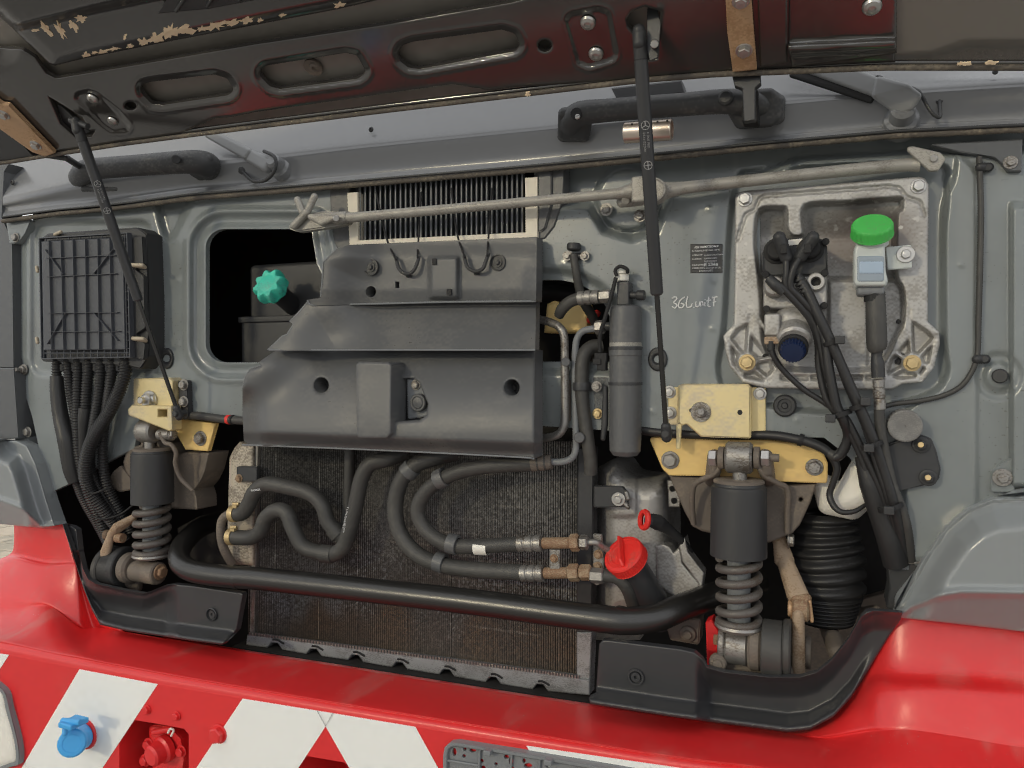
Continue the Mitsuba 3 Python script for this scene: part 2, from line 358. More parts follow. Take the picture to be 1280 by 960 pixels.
for x, y in gc:
    k = key('ground', 'paver')
    scene[k] = mikit.ply(mk(pv.vertices + [x, y, -0.025 + rng.uniform(-0.002, 0.002)], pv.faces), 'paver_mat')

# ---------------------------------------------------------------- the dark space behind the front wall
def quadbox(x0, x1, y0, y1, z0, z1):
    b = trimesh.creation.box([x1 - x0, y1 - y0, z1 - z0]); return mk(b.vertices + [(x0 + x1) / 2, (y0 + y1) / 2, (z0 + z1) / 2], b.faces)
XL, XR = -1.88, 0.36
put('engine_bay', join(quadbox(XL, XR, 0.62, 0.64, 0.2, 2.1), quadbox(XL, XL + 0.01, 0.06, 0.62, 0.2, 2.1), quadbox(XR - 0.01, XR, 0.06, 0.62, 0.2, 2.1),
                       quadbox(XL, XR, 0.06, 0.62, 1.93, 1.95), quadbox(XL, XR, 0.0, 0.62, 0.2, 0.22)), 'bay', smooth=False,
    label='dark engine bay seen through the openings of the front wall')

# ---------------------------------------------------------------- front wall
HOLE_L = rrect(257, 286, 440, 453, 24).difference(poly([(386, 260), (450, 260), (450, 345), (404, 346), (396, 330), (391, 300)]))
HOLE_R = poly([(640, 350), (700, 350), (722, 354), (744, 366), (758, 384), (766, 408), (768, 453), (640, 453)])
HOLE_F = sg.box(425, 205, 668, 448)
wall = poly([(16, 300), (42, 275), (160, 255), (258, 236), (420, 222), (660, 203), (840, 188), (1000, 173), (1300, 160), (1300, 640), (1215, 655), (1150, 712), (1138, 700), (1118, 655),
             (1092, 612), (1062, 572), (1030, 547), (830, 543), (672, 532), (310, 521), (240, 518), (175, 520), (168, 560), (120, 585), (88, 604), (60, 617), (52, 575), (40, 520), (24, 470), (18, 400)])
wall = wall.difference(rrect(950, 262, 1118, 356, 8)).difference(HOLE_L).difference(HOLE_R).difference(HOLE_F)
HL2, HR2 = HOLE_L.buffer(20), HOLE_R.buffer(15)
UNIT = poly(spl([(918, 238), (960, 212), (1160, 203), (1183, 232), (1180, 300), (1181, 420), (1183, 470), (1150, 497), (1040, 515), (930, 500), (898, 470), (905, 400)], True))
TOPREC = poly([(690, 150), (690, 258), (735, 262), (752, 292), (790, 303), (822, 292), (842, 244), (905, 236), (1000, 205), (1180, 195), (1300, 190), (1300, 150)])
DISC = circ(785, 248, 41)
KNOB = circ(1248, 470, 30)
FUSE = rrect(38, 275, 192, 470, 18)
DIP = poly(spl([(190, 235), (198, 275), (207, 300), (220, 297), (236, 262), (250, 230)]).tolist() + [(250, 210), (190, 210)])
RPAN = poly(spl([(1196, 190), (1192, 225), (1178, 258), (1176, 330)]).tolist() + [(1176, 480), (1130, 515), (1130, 700), (1222, 700), (1222, 215)])
LPAN = poly([(35, 300), (44, 280), (30, 330), (28, 440), (40, 600), (90, 600), (60, 420), (60, 300)])
dimples = [(887, 262), (892, 351), (891, 411), (707, 330), (665, 385), (816, 384), (815, 515), (899, 464), (968, 507), (1012, 512), (996, 525), (222, 350), (223, 430), (1202, 330), (1000, 490), (330, 500)]
def wall_y(x, y):
    o = 0.011 * sstep(-2, 5, sdist(HL2, x, y)) - 0.006 * sstep(-5, 0, sdist(HL2.buffer(3), x, y)) * sstep(8, 2, sdist(HL2, x, y))
    o = o - 0.006 * sstep(-7, -3, sdist(HOLE_L, x, y))
    o = o + 0.012 * sstep(-2, 8, sdist(HR2, x, y))
    o = o + 0.016 * sstep(-3, 3, sdist(UNIT, x, y))
    o = o + 0.040 * sstep(-1, 9, sdist(TOPREC, x, y)) - 0.016 * sstep(-1, 4, sdist(DISC, x, y))
    k = np.hypot(x - 1248, y - 470); o = o + 0.004 * sstep(31, 27, k) - 0.007 * sstep(22, 12, k)
    o = o + 0.010 * sstep(-2, 6, sdist(FUSE, x, y)) + 0.018 * sstep(-3, 8, sdist(DIP, x, y))
    o = o - 0.006 * sstep(-3, 4, sdist(RPAN, x, y))
    for a, b in dimples: o = o - 0.0014 * sstep(4.2, 2.2, np.hypot(x - a, y - b))
    k = np.hypot(x - 24, y - 462); o = o + 0.005 * sstep(16, 9, k)
    o = o - 0.02 * sstep(1262, 1266, x) * sstep(250, 262, y) * sstep(612, 605, y)
    return o + 0.06 * sstep(45, 5, x) ** 2
FW = put('front_wall', relief(wall, 0.0, wall_y, h=3.3, t=0.012), 'wall_paint', smooth=True, label='grey pressed steel front wall with stamped openings')
for q in (circ(208, 448, 8, 13), circ(822, 449, 12, 15)):
    x, y = q.centroid.x, q.centroid.y
    put('rubber_grommet', join(relief(q, -0.006, lambda a, b: 0.007 * sstep(0.55, 0.3, np.hypot(a - x, b - y) / 13), h=1.5, t=0.008, rnd=(3, 0.003))), 'dark_plastic', FW, smooth=True, label='teardrop rubber grommet pressed into the grey front wall')
def plug(px, py, rpx, m='dark_plastic', h=0.006, y=-0.002):
    r = rpx * S(px, py)
    return lathe(W(px, py, y), OUT, [(0, r), (h * 0.5, r), (h, r * 0.85), (h, r * 0.62), (h * 0.4, r * 0.58), (h * 0.4, r * 0.3), (h * 0.9, r * 0.22), (h * 0.9, 0)], 28)
put('blanking_plug', plug(981, 507, 14), 'dark_plastic', FW, label='round black blanking plug below the cast control unit')
put('blanking_plug', rod(W(1250, 470, 0.003), W(1250, 470, -0.012), 9 * S(1250, 470)), 'dark_plastic', FW, label='dark stud in the round pressing at the right edge')
for x, y in ((30, 462), (35, 540)):
    put('bolt', bolt(x, y, 0.0 if y < 500 else -0.004, 5, stud=0.012 if y < 500 else 0), 'grey_metal', FW)
put('side_catch', plate(rpoly([(20, 515), (26, 522), (37, 548), (37, 566), (27, 568), (18, 560)], 2), 0.0, 0.02), 'fairing_paint', FW)
put('bolt', bolt(1253, 597, -0.016, 7, washer=1.6), 'grey_metal', FW)
put('side_catch', plate(rpoly([(1238, 615), (1240, 590), (1246, 583), (1268, 570), (1268, 615)], 3), -0.012, 0.02), 'wall_paint', FW)
# instruction plate and hand-written note
put('notice_plate', plate(sg.box(863, 305, 903, 341), -0.002, 0.002, b=0.4), 'dark_plastic', FW, label='small dark air conditioner notice printed in white')
def line_px(text, px, py, hpx, y=-0.0035, m='white_print', parent=FW, bold=False):
    s = S(px, py, y); return letters(text, hpx * s, W(px, py, y), depth=0.0003, bold=bold)
put('lettering', join(line_px('AIR CONDITIONER', 868, 310.5, 2.3, bold=True), line_px('KLIMAANLAGE (DAF / KFP)', 865, 315, 1.9), line_px('VORSICHT', 865, 320, 1.8), line_px('System unter Druck', 880, 320, 1.8),
     line_px('CAUTION', 865, 325, 1.8), line_px('System under', 880, 324, 1.8), line_px('high pressure', 880, 327.5, 1.8), line_px('Kaeltemittel', 865, 332.5, 2), line_px('R 134a', 880, 332.7, 3.6, bold=True),
     line_px('LUBRICANT', 865, 336.3, 1.9), line_px('A 001 989 08 03', 880, 336.3, 1.8), line_px('STUTTGART', 874, 340, 2)), 'white_print', FW, smooth=False)
def strokes(ls, y, r=0.0011):
    return join(*[sweep(spl(np.array([W(a, b, y) for a, b in l]), n=4), r, 6) for l in ls])
hand = [[(840, 373), (844, 371), (846, 374), (842, 378), (846, 381), (844, 385), (840, 383)], [(856, 371), (850, 376), (848, 383), (852, 385), (855, 381), (851, 379)],
        [(860, 370), (858, 378), (859, 384), (864, 383), (865, 379)], [(867, 384), (867.5, 384.5)], [(870, 377), (870, 383), (874, 382), (875, 377), (876, 383)], [(876, 378), (878, 377), (879, 382)],
        [(881, 378), (881, 383)], [(881.5, 374), (881.7, 374.6)], [(886, 371), (885, 382), (888, 383)], [(883, 376), (889, 375)], [(892, 383), (893, 372)], [(890, 372), (897, 371)], [(891, 378), (895, 377)]]
put('handwriting', strokes(hand, -0.0012), 'white_print', FW, label='note 36L mit F hand-written in white on the grey wall')

# cab corner trims at the left edge
put('corner_trim', plate(poly([(-60, 190), (12, 205), (6, 215), (3, 272), (16, 300), (18, 460), (-60, 460)]), -0.01, 0.05), 'trim_paint', label='dark grey cab corner trim at the left edge of the truck')
put('corner_trim', plate(poly([(-60, 460), (18, 460), (24, 548), (-60, 553)]), -0.025, 0.05), 'trim_paint')

# ---------------------------------------------------------------- panel below the windscreen
BX = [0, 65, 141, 240, 365, 440, 640, 800, 960, 1120, 1280]
BY = [270, 261, 254, 241, 231, 224.5, 207.5, 192.5, 176, 162, 154]
CY = [250, 236, 222, 207, 193, 184, 164, 148, 130, 116, 106]
HX = [0, 60, 150, 226, 320, 480, 640, 800, 900, 960, 1100, 1290]
HY = [206, 196, 182, 172, 160, 140, 121, 102, 94, 92, 86, 86]
bot = lambda x: np.interp(x, BX, BY); cre = lambda x: np.interp(x, BX, CY); hed = lambda x: np.interp(x, HX, HY)
SX = [3.5] + list(range(30, 1300, 42)) + [1320]
rows = [[(x, hed(x) - 60, 0.11) for x in SX], [(x, hed(x) - 8, 0.05) for x in SX], [(x, cre(x) - 9, -0.003) for x in SX], [(x, cre(x), -0.0105) for x in SX], [(x, cre(x) + 7, -0.0105) for x in SX],
        [(x, bot(x) - 10, -0.003) for x in SX], [(x, bot(x) - 3, -0.006) for x in SX], [(x, bot(x) + 2, -0.026) for x in SX], [(x, bot(x) + 3, 0.02) for x in SX]]
SP = put('windscreen_panel', patch(rows, nu=5, nv=3), 'sill_paint', smooth=True, label='grey panel below the windscreen under the raised flap')
p = path([(x, bot(x) + 7, -0.024) for x in SX], 4)
put('flap_seal', sweep(p, np.array([0.0052 * (1 + 0.12 * math.sin(i * 1.7) * math.sin(i * 0.37)) for i in range(len(p))]), 12), 'seal', smooth=True, label='dirty rubber seal strip along the lower edge of the windscreen panel')
put('flap_seal', sweep(path([(x, bot(x) + 1.8, -0.031) for x in SX], 4), 0.0024, 8), 'dark_plastic', smooth=True)
for x, y in ((16, 228), (464, 162), (1244, 90)):
    put('screw', torx(W(x, y, 0.0), OUT, 3.4 * S(x, y)), 'dark_plastic', SP)
a_, b_ = W(0, hed(0) - 62, .126), W(1300, hed(1290) - 62, .126); z_ = max(a_[2], b_[2]) - .01
put('windscreen', mk([[-1.9, .13, z_ - .02], [.40, .13, z_ - .02], [.36, .34, z_ + .85], [-1.86, .34, z_ + .85]], [[0, 1, 2], [0, 2, 3]]), 'windscreen_glass', smooth=False, label='dark windscreen above the grey panel, hidden behind the raised flap')
# brackets that hold the wall to the panel, at both ends
put('panel_bracket', plate(rpoly([(8, 278), (40, 274), (32, 292), (24, 303), (12, 305)], 2), -0.012, 0.02), 'wall_paint', label='grey bracket under the left end of the windscreen panel')
put('bolt', bolt(20, 297, -0.013, 4.5), 'grey_metal', 'fire_truck__panel_bracket')
put('panel_bracket', plate(poly(spl([(1165, 181), (1200, 190), (1240, 196), (1253, 205), (1260, 214)]).tolist() + [(1277, 214), (1278, 174), (1165, 180)]), -0.012, 0.02), 'trim_paint', label='grey bracket under the right end of the windscreen panel')
put('bolt', bolt(1263, 203, -0.013, 5.5, washer=1.5), 'grey_metal', 'fire_truck__panel_bracket_001')
# ---------------------------------------------------------------- the raised flap, seen from below
TILT = math.radians(31)
HP = W(640, 121, -0.15); HN = np.array([0, math.sin(TILT), math.cos(TILT)])
HS = PS(HP, HN); HOUT = -HN
HEX, HEY = np.array([1.0, 0, 0]), np.array([0, -math.cos(TILT), math.sin(TILT)])
hb = [(x, y) for x, y in zip(HX, HY)]
HD = group('raised_flap', 'brown-grey front flap swung up above the engine bay, seen from below')
flap = poly([(-60, 216)] + hb + [(1345, 86), (1345, -230), (-60, -230)])
put('outer_skin', plate(flap, PS(HP + HN * 0.024, HN), 0.004, b=0.5), 'hood_skin', HD)
slots = [rpoly([(174, 106), (190, 102), (268, 93), (284, 98), (293, 113), (285, 119), (204, 131), (190, 130), (178, 118)], 6),
         rpoly([(325, 88), (332, 82), (432, 66), (446, 69), (458, 90), (448, 98), (350, 111), (338, 108), (326, 96)], 6),
         rpoly([(497, 66), (502, 57), (516, 52), (628, 37), (644, 42), (650, 58), (643, 64), (524, 86), (510, 84), (500, 76)], 6)]
rh = [circ(163, 132.5, 7.5, 5.5), circ(681, 57, 8.5, 7.5)]
ball = [poly([(61, 121), (70, 126), (92, 140), (103, 147), (112, 163), (119, 163), (114, 171), (95, 172), (76, 155)]), rpoly([(783, 24), (790, 14), (806, 8), (826, 14), (822, 74), (806, 76), (800, 50), (785, 33)], 3)]
frame = poly([(-60, 52), (0, 60), (28, 62), (44, 72), (58, 92), (70, 98), (160, 83), (320, 55), (480, 31), (640, 3), (700, -14), (1119, -60), (1119, 78), (1000, 84), (960, 91), (900, 93), (800, 100),
              (640, 109), (612, 113), (590, 109), (565, 105), (480, 117), (440, 123), (320, 140), (290, 146), (268, 148), (246, 158), (226, 168), (150, 181), (76, 192), (60, 194), (0, 128), (-60, 110)])
for q in slots + rh + ball: frame = frame.difference(q)
emb = [rpoly([(92, 122), (96, 115), (112, 112), (124, 117), (150, 140), (163, 158), (160, 164), (140, 166), (128, 158)], 5), rpoly([(706, 24), (712, 16), (748, 9), (762, 14), (772, 68), (768, 76), (736, 86), (722, 80)], 7)]
def frame_y(x, y):
    o = np.zeros_like(x)
    for q in slots:
        d = sdist(q, x, y); o = o + 0.004 * sstep(-7, -1, d) - 0.0015 * sstep(-11, -8, d) * sstep(-5, -8, d)
    for q in emb:
        d = sdist(q, x, y); o = o + 0.0045 * sstep(-1.5, 4, d) - 0.001 * sstep(-5, -2, d) * sstep(0.5, -2, d)
    return o + 0.012 * sstep(40, 10, sdist(frame, x, y)) * sstep(96, 60, y) * sstep(30, 0, x)
FR = put('inner_frame', relief(frame, HS, frame_y, h=3.0, t=0.007, rnd=(3, 0.002)), 'hood_paint', HD, smooth=True, label='glossy dark inner frame of the flap with three long slots')
for x, y, r in ((116, 123, 8.5), (141, 151, 8), (735, 28, 9), (745, 67, 9)):
    put('bolt', torx(HS.at(x, y, 0.003), HOUT, r * 0.00125), 'steel', FR)
put('bolt', join(torx(HS.at(394, 83, 0.018), HOUT, 0.010), lathe(HS.at(392, 83, 0.021), HOUT, [(0, 0.016), (0.004, 0.016), (0.005, 0.012), (0.005, 0)], 24)), 'cast_dark', FR, label='dark bolt showing through the middle slot of the flap')
# upper moulding of the flap (stepped outer shell) with its flaking paint
shell = poly([(-60, -40), (0, 22), (14, 34), (60, 79), (68, 82), (110, 72), (200, 54), (320, 31), (420, 12), (560, -20), (1119, -110), (1119, -230), (-60, -230)])
ridge = poly([(-60, -230), (-60, 0), (0, 20), (12, 33), (24, 37), (120, 14), (240, -12), (500, -80), (500, -230)])
SH = put('inner_shell', relief(shell, PS(HP - HN * 0.004, HN), lambda x, y: -0.016 * sstep(-4, 10, sdist(ridge, x, y)) + 0.004 * sstep(14, 2, sdist(shell, x, y)), h=4, t=0.035, rnd=(5, 0.006)), 'hood_paint', HD, smooth=True,
         label='stepped inner shell of the flap with flaking paint along its edge')
rng = random.Random(11)
def chip(cx, cy, w, hgt, ang, seed):
    r = random.Random(seed); n = 18; pts = []
    for i in range(n):
        a = i / n * 2 * math.pi; k = 0.35 + 0.85 * r.random()
        u, v = math.cos(a) * w * k, math.sin(a) * hgt * k
        pts.append((cx + u * math.cos(ang) - v * math.sin(ang), cy + u * math.sin(ang) + v * math.cos(ang)))
    return poly(pts)
chips = [(57, 36, 9, 3, 0.9), (75, 37, 10, 3.5, 1.05), (91, 32, 7, 3, 1.0), (101, 24, 6, 4, 0), (44, 38, 4, 2, 0.3), (108, 69, 4, 4, -.4), (118, 66, 3, 1.5, -.2), (128, 65, 8, 2.5, -.2), (143, 61, 6, 2, -.2), (163, 58, 5, 2.5, -.2), (179, 53, 6, 4, -.2),
         (194, 48, 9, 5, -.2), (213, 40, 8, 8, -.2), (230, 38, 14, 5, -.15), (252, 36, 5, 2.5, -.2), (270, 32, 11, 4, -.2), (290, 29, 9, 3, -.2), (307, 26, 7, 3, -.2), (156, 47, 2, 3, .3), (352, 19, 5, 1.8, -.2), (424, 6, 6, 2.5, -.2), (325, 25, 4, 2, -.2)]
for i, (x, y, w, h_, a) in enumerate(chips):
    sd = sdist(ridge, np.array([x]), np.array([y]))[0]
    q = chip(x, y, w * 1.3, h_ * 1.5, a, i).intersection(shell.buffer(-1.5))
    if q.is_empty: continue
    base = -0.016 * float(sstep(-4, 10, sd))
    put('bare_patch', plate(q, PS(HP - HN * 0.0048 + HN * base, HN), 0.004, b=0, yf=lambda X, Y: 0.006 * (1 - np.sqrt(np.maximum(0, 1 - (1 - np.clip(sdist(shell, X, Y) / 5, 0, 1)) ** 2))) + 0.004 * sstep(14, 2, sdist(shell, X, Y)) - base - 0.016 * sstep(-4, 10, sdist(ridge, X, Y))), 'primer', SH, smooth=False)
lou = poly([(197, 17), (208, 0), (214, -12), (420, -60), (420, -22), (340, -4), (262, 11)])
LV = put('air_grille', plate(lou, PS(HP - HN * 0.022, HN), 0.012, b=1), 'dark_plastic', HD, label='black ribbed grille end at the top of the flap')
for x in (226, 265, 305, 345):
    a, b, c = HS.at(x - 6, 14 - (x - 226) * .17, -0.024), HS.at(x + 8, -6 - (x - 226) * .17, -0.03), HS.at(x + 30, -40 - (x - 226) * .17, -0.03)
    put('rib', sweep([a, b, c], 0.0028, 8), 'dark_plastic', LV)
# rear edge: rolled seam with its worn seal
er = [(x, float(np.interp(x, HX, HY)) - 1.5) for x in list(range(-30, 1330, 20))]
put('edge_seam', sweep([HS.at(x, y, -0.004) for x, y in er], 0.0042, 10), 'seal', HD, smooth=True, label='worn rusty seam along the rear edge of the flap')
put('edge_seam', sweep([HS.at(x, y - 6 + 0.0, 0.004) for x, y in er if x > 120], 0.004, 8), 'hood_paint', HD, smooth=True)
for x, y, w in ((308, 147, 5), (435, 131, 3), (575, 116, 4), (1205, 80, 10), (1240, 79, 8), (1186, 59, 2.5), (660, 118, 4)):
    put('bare_patch', plate(chip(x, y, w, 3, -0.05, int(x)), PS(HP - HN * 0.0098 if x > 1190 or x == 660 else HP + HN * 0.028, HN), 0.002, b=0), 'primer', HD, smooth=False)
# hinge straps
def strap(pts, bolts, off=-0.012):
    k = put('hinge_strap', plate(poly(pts), PS(HP + HN * off, HN), 0.007, b=1.2), 'strap_rust', HD, label='rusty steel hinge strap %s' % ('at the left end of the flap' if pts[0][0] < 100 else 'right of the gas strut on the flap'))
    for x, y in bolts: put('bolt', nut(HS.at(x, y, off), 0.0085, ax=HOUT), 'steel', k)
    return k
strap([(-14, 118), (3, 130), (11, 131), (69, 191), (56, 196), (40, 190), (-30, 140)], [(5, 143), (45, 181)])
st = strap([(905, -40), (936, -40), (939, 0), (946, 87), (916, 90), (909, 40)], [(926, 1), (930, 63)])
put('end_cover', plate(poly([(-60, 120), (0, 150), (40, 192), (50, 197), (0, 205), (-60, 216)]), PS(HP - HN * 0.002, HN), 0.01, b=1.5), 'tray_plastic', HD)
put('side_plate', join(relief(poly([(986, -60), (1121, -60), (1121, 66), (1112, 68), (990, 84), (985, 60)]), PS(HP - HN * 0.012, HN), lambda x, y: 0.010 * sstep(52 + (1120 - x) * .05, 46 + (1120 - x) * .05, y) + 0.006 * sstep(60 + (1120 - x) * .05, 66 + (1120 - x) * .05, y), h=4, t=0.02, rnd=(2.5, 0.003))), 'hood_paint', HD, smooth=True,
    label='glossy folded reinforcement plate near the right end of the flap')
put('side_plate', plate(poly([(945, -60), (984, -60), (984, 78), (950, 84)]), PS(HP - HN * 0.008, HN), 0.01, b=2), 'hood_paint', HD)
put('bolt', torx(HS.at(1090, 8, -0.003), HOUT, 0.012), 'steel', HD)
put('corner_skin', relief(poly([(1118, 78), (1118, -60), (1345, -60), (1345, 86), (1240, 82), (1170, 78)]), PS(HP + HN * 0.004, HN), lambda x, y: 0.02 * sstep(-6, 4, y - np.interp(x, [1118, 1165, 1205, 1290], [74, 71, 56, 56])), h=4, t=0.02), 'hood_skin', HD, smooth=True,
    label='matt brown-grey skin at the right corner of the flap')
# hinge hooks below the straps
put('hinge_hook', plate(poly([(914, 90), (950, 85), (951, 104), (944, 110), (944, 150), (930, 152), (928, 111), (918, 107)]), -0.13, 0.012, b=1), 'tray_plastic', HD, label='black hinge hook reaching down from the right strap into the grab handle')
put('hinge_hook', slabs := join(slab([(58, 194, -.15), (84, 198, -.13)], 0.006), slab([(84, 198, -.13), (106, 212, -.06)], 0.007)), 'tray_plastic', HD, label='black hinge hook reaching down from the left strap')

# ---------------------------------------------------------------- gas struts
def star(c, r, ax, u):
    w = np.cross(ax, u); ms = [sweep([c + r * (math.cos(t) * u + math.sin(t) * w) for t in np.arange(25) / 24 * 2 * math.pi], r * 0.09, 5)]
    return ms[0], lambda ts: join(*[sweep([c, c + r * 0.95 * (math.cos(t) * u + math.sin(t) * w)], r * 0.11, 5) for t in ts])
def strut(top, mid, end, r1, r2, label):
    a, m, e = W(*top), W(*mid), W(*end); ax = (e - a) / np.linalg.norm(e - a); m = a + ax * np.dot(m - a, ax)
    g = group('gas_strut', label)
    L = np.linalg.norm(m - a)
    put('cylinder', lathe(a + ax * 0.03, ax, [(0, 0), (0, r1 * .8), (.003, r1), (L - .075, r1), (L - .074, r1 * .97), (L - .072, r1), (L - .033, r1), (L - .03, r1 * .8), (L - .03, 0)], 24), 'tray_plastic', g)
    put('piston_rod', rod(m - ax * 0.005, e - ax * 0.012, r2, 14), 'bar_paint', g)
    put('ball_socket', join(rod(a - ax * 0.008, a + ax * 0.034, r1 * 0.98, 16, ch=0.3), hull((a - ax * .006, r1 * .9), (a + ax * .012 + OUT * .004, r1 * .9))), 'dark_plastic', g)
    put('ball_socket', join(hull((e - ax * .012, 0.008), (e + ax * .006, 0.009)), rod(e + [0, 0.02, 0], e + OUT * 0.012, 0.0065, 16)), 'dark_plastic', g)
    u = np.cross(ax, OUT); u /= np.linalg.norm(u); o = np.cross(u, ax); o = o if o[1] < 0 else -o
    o = CAM - (a + m) / 2; o -= ax * np.dot(o, ax); o /= np.linalg.norm(o); u = np.cross(ax, o); u = u if u[0] > 0 else -u
    ca, cb = a + ax * L * 0.325 + o * (r1 + 0.0002), a + ax * L * 0.475 + o * (r1 + 0.0002)
    s1, f1 = star(ca, 0.0058, o, u); s2, f2 = star(cb, 0.0058, o, u)
    t = math.pi / 2
    put('printing', join(s1, f1([t, t + 2.094, t + 4.189]), s2, f2([0, t, 2 * t, 3 * t]), letters('A 940 980', 0.0032, ca + ax * 0.009 + u * 0.0012, ax, u, 0.0003), letters('0164 0150N', 0.0032, ca + ax * 0.009 - u * 0.0042, ax, u, 0.0003)), 'grey_print', g, smooth=False)
    return g
G2 = strut((799, 44, float(HS.at(799, 44)[1]) - .022), (819, 348, 0), (833, 542, -0.045), 0.0098, 0.0042, 'black gas strut on the right holding up the flap')
G1 = strut((96, 156, float(HS.at(96, 156)[1]) - .022), (170, 371, 0), (223, 517, -0.06), 0.0100, 0.0042, 'black gas strut on the left in front of the fuse box')
put('strut_bracket', join(plate(rpoly([(809, 10), (820, 4), (826, 30), (822, 72), (812, 76), (808, 60)], 2), float(HS.at(799, 44)[1]) - .012, 0.003, b=.6), rod(W(818, 55, -.24), W(818, 55, -.20), 0.006, 14)), 'tray_plastic', HD)
put('bolt', rod(W(818, 55, -.245), W(818, 55, -.23), 0.0055, 14), 'steel', HD)
put('strut_bracket', join(plate(rpoly([(70, 127), (78, 152), (92, 170), (118, 165), (104, 160), (86, 140)], 2), PS(HP + HN * .012, HN), 0.004, b=.6), rod(W(88, 150, -.24), W(110, 158, -.24), 0.006, 14)), 'tray_plastic', HD)
# ---------------------------------------------------------------- bumper
CRX, CRY = [-40, 12, 100, 200, 300, 420, 520, 600, 700, 860, 1000, 1100, 1330], [797, 806, 824, 843, 860, 880, 896, 909, 925, 950, 966, 972, 985]
cr = lambda x: float(np.interp(x, CRX, CRY))
INX, INY = [126, 160, 310, 420, 640, 735, 840, 940, 985], [784, 789, 815, 832, 867, 881, 896, 909, 915]
cols = [[(19, 650, .10), (15, 690, .09), (-25, 708, .03), (-45, 742, -.04), (-45, 772, -.09)], [(20, 650, .03), (20, 690, .03), (18, 702, .0), (18, 746, -.06), (16, 768, -.085)], [(50, 650, .0), (56, 698, .0), (56, 709, -.02), (60, 752, -.065), (62, 762, -.075)],
        [(78, 652, .0), (88, 698, -.01), (93, 712, -.02), (98, 776, -.045), (102, 788, -.052)], [(81, 655, .01), (96, 702, -.005), (101, 722, -.012), (118, 778, -.012), (124, 787, -.030)]]
for x in (155, 215, 310, 420, 530, 640, 735, 840, 940, 985):
    y = float(np.interp(x, INX, INY)); cols.append([(x, y - 2, -.01), (x, y - 1, -.022), (x, y, -.04), (x, y + 1.5, -.048), (x, y + 4, -.056)])
cols += [[(1018, 908, -.03), (1019, 910, -.04), (1021, 913, -.05), (1026, 920, -.06), (1030, 926, -.07)], [(1062, 872, -.025), (1065, 877, -.035), (1071, 888, -.06), (1078, 910, -.085), (1082, 920, -.095)],
         [(1088, 834, -.02), (1093, 846, -.035), (1098, 862, -.07), (1104, 906, -.10), (1106, 918, -.11)], [(1127, 770, -.015), (1131, 840, -.045), (1134, 860, -.085), (1138, 906, -.108), (1139, 918, -.118)],
         [(1200, 776, -.015), (1200, 843, -.045), (1200, 863, -.085), (1200, 915, -.11), (1200, 926, -.12)], [(1262, 782, -.01), (1262, 847, -.04), (1262, 867, -.08), (1262, 924, -.11), (1262, 936, -.12)], [(1340, 792, 0), (1340, 852, -.03), (1340, 872, -.07), (1340, 930, -.10), (1340, 944, -.11)]]
rows = [[] for _ in range(9)]
for c in cols:
    x = c[4][0]; k = cr(x)
    full = c + [(x, k - 7, -.180), (x, k, -.190), (x, k + 6, -.1965), (x, k + 14, -.199)]
    for r, q in zip(rows, full): r.append(q)
up = patch(rows, nu=6, nv=9)
h1 = poly([(149, 1040), (149, 914), (152, 904), (162, 899), (205, 906), (230, 911), (236, 918), (236, 1040)])
h2 = poly([(368, 1040), (367, 956), (373, 947), (384, 945), (430, 953), (444, 962), (446, 1040)])
face = poly([(-45, cr(-45) + 13)] + [(x, cr(x) + 13) for x in range(0, 1340, 40)] + [(1340, cr(1340) + 13), (1340, 1040), (-45, 1040)]).difference(h1).difference(h2)
BP = put('bumper', join(up, relief(face, -0.199, None, h=9, t=0.02)), 'red_paint', smooth=40, label='red painted front bumper with white warning stripes')
def film(pts): put('warning_stripe', plate(poly(pts), -0.2, 0.002, b=0), 'white_film', BP, smooth=False)
film([(99, cr(99) + 13), (197, cr(197) + 13), (75, 1040), (-20, 1040)])
film([(303, cr(303) + 13), (410, cr(410) + 12.5), (519, cr(519) + 13), (592, 1040), (482, 1040), (407, 908), (320, 1040), (192, 1040)])
film([(-45, cr(-45) + 13), (11, cr(11) + 13), (-45, 905)])
film([(658, cr(658) + 14), (760, cr(760) + 13), (900, cr(900) + 13), (940, 1040), (720, 1040)])
for hh, yy in ((h1, -.04), (h2, -.04)): put('socket_recess', join(plate(hh.buffer(14), yy, 0.01), skirt(W(*np.array(hh.exterior.coords)[:-1].T, -0.198), yy + .2, YS.n)), 'red_paint', BP, smooth=False)
for x, y, r in ((184, 887, 5), (221, 895, 5), (274, 917, 10)):
    put('bolt', bolt(x, y, -0.2, r, washer=1.2), 'red_paint', BP, label='red painted bolt heads on the bumper face' if False else None)
put('film_seam', strokes([[(396, 888), (407, 907.5)], [(416, 891), (407, 907.5)]], -0.2022, .0005), 'grey_print', BP)
# towing connector, painted over
TC = group('tow_coupling', 'red painted towing coupling with chipped white paint in the bumper opening')
put('flange', join(plate(rpoly([(186, 906), (214, 908), (228, 922), (232, 950), (228, 975), (196, 975), (188, 950)], 5), -0.165, 0.03, b=2.5)), 'red_paint', TC)
c = W(209, 934, -0.165)
put('cover', lathe(c, OUT + np.array([-.15, 0, -.1]), [(0, .026), (.012, .027), (.016, .022), (.034, .021), (.038, .017), (.039, 0)], 26), 'red_paint', TC)
put('hinge_pin', slab([(193, 915, -.175), (214, 911, -.175)], .006), 'red_paint', TC)
put('spring_clip', sweep(path([(210, 916, -.19), (213, 911, -.192), (217, 913, -.19), (214, 920, -.187)], 5), .0022, 8), 'white_plastic', TC)
for x, y in ((186, 930), (227, 939), (182, 950)): put('bolt', bolt(x, y, -.165, 6, washer=1.3), 'red_paint', TC)
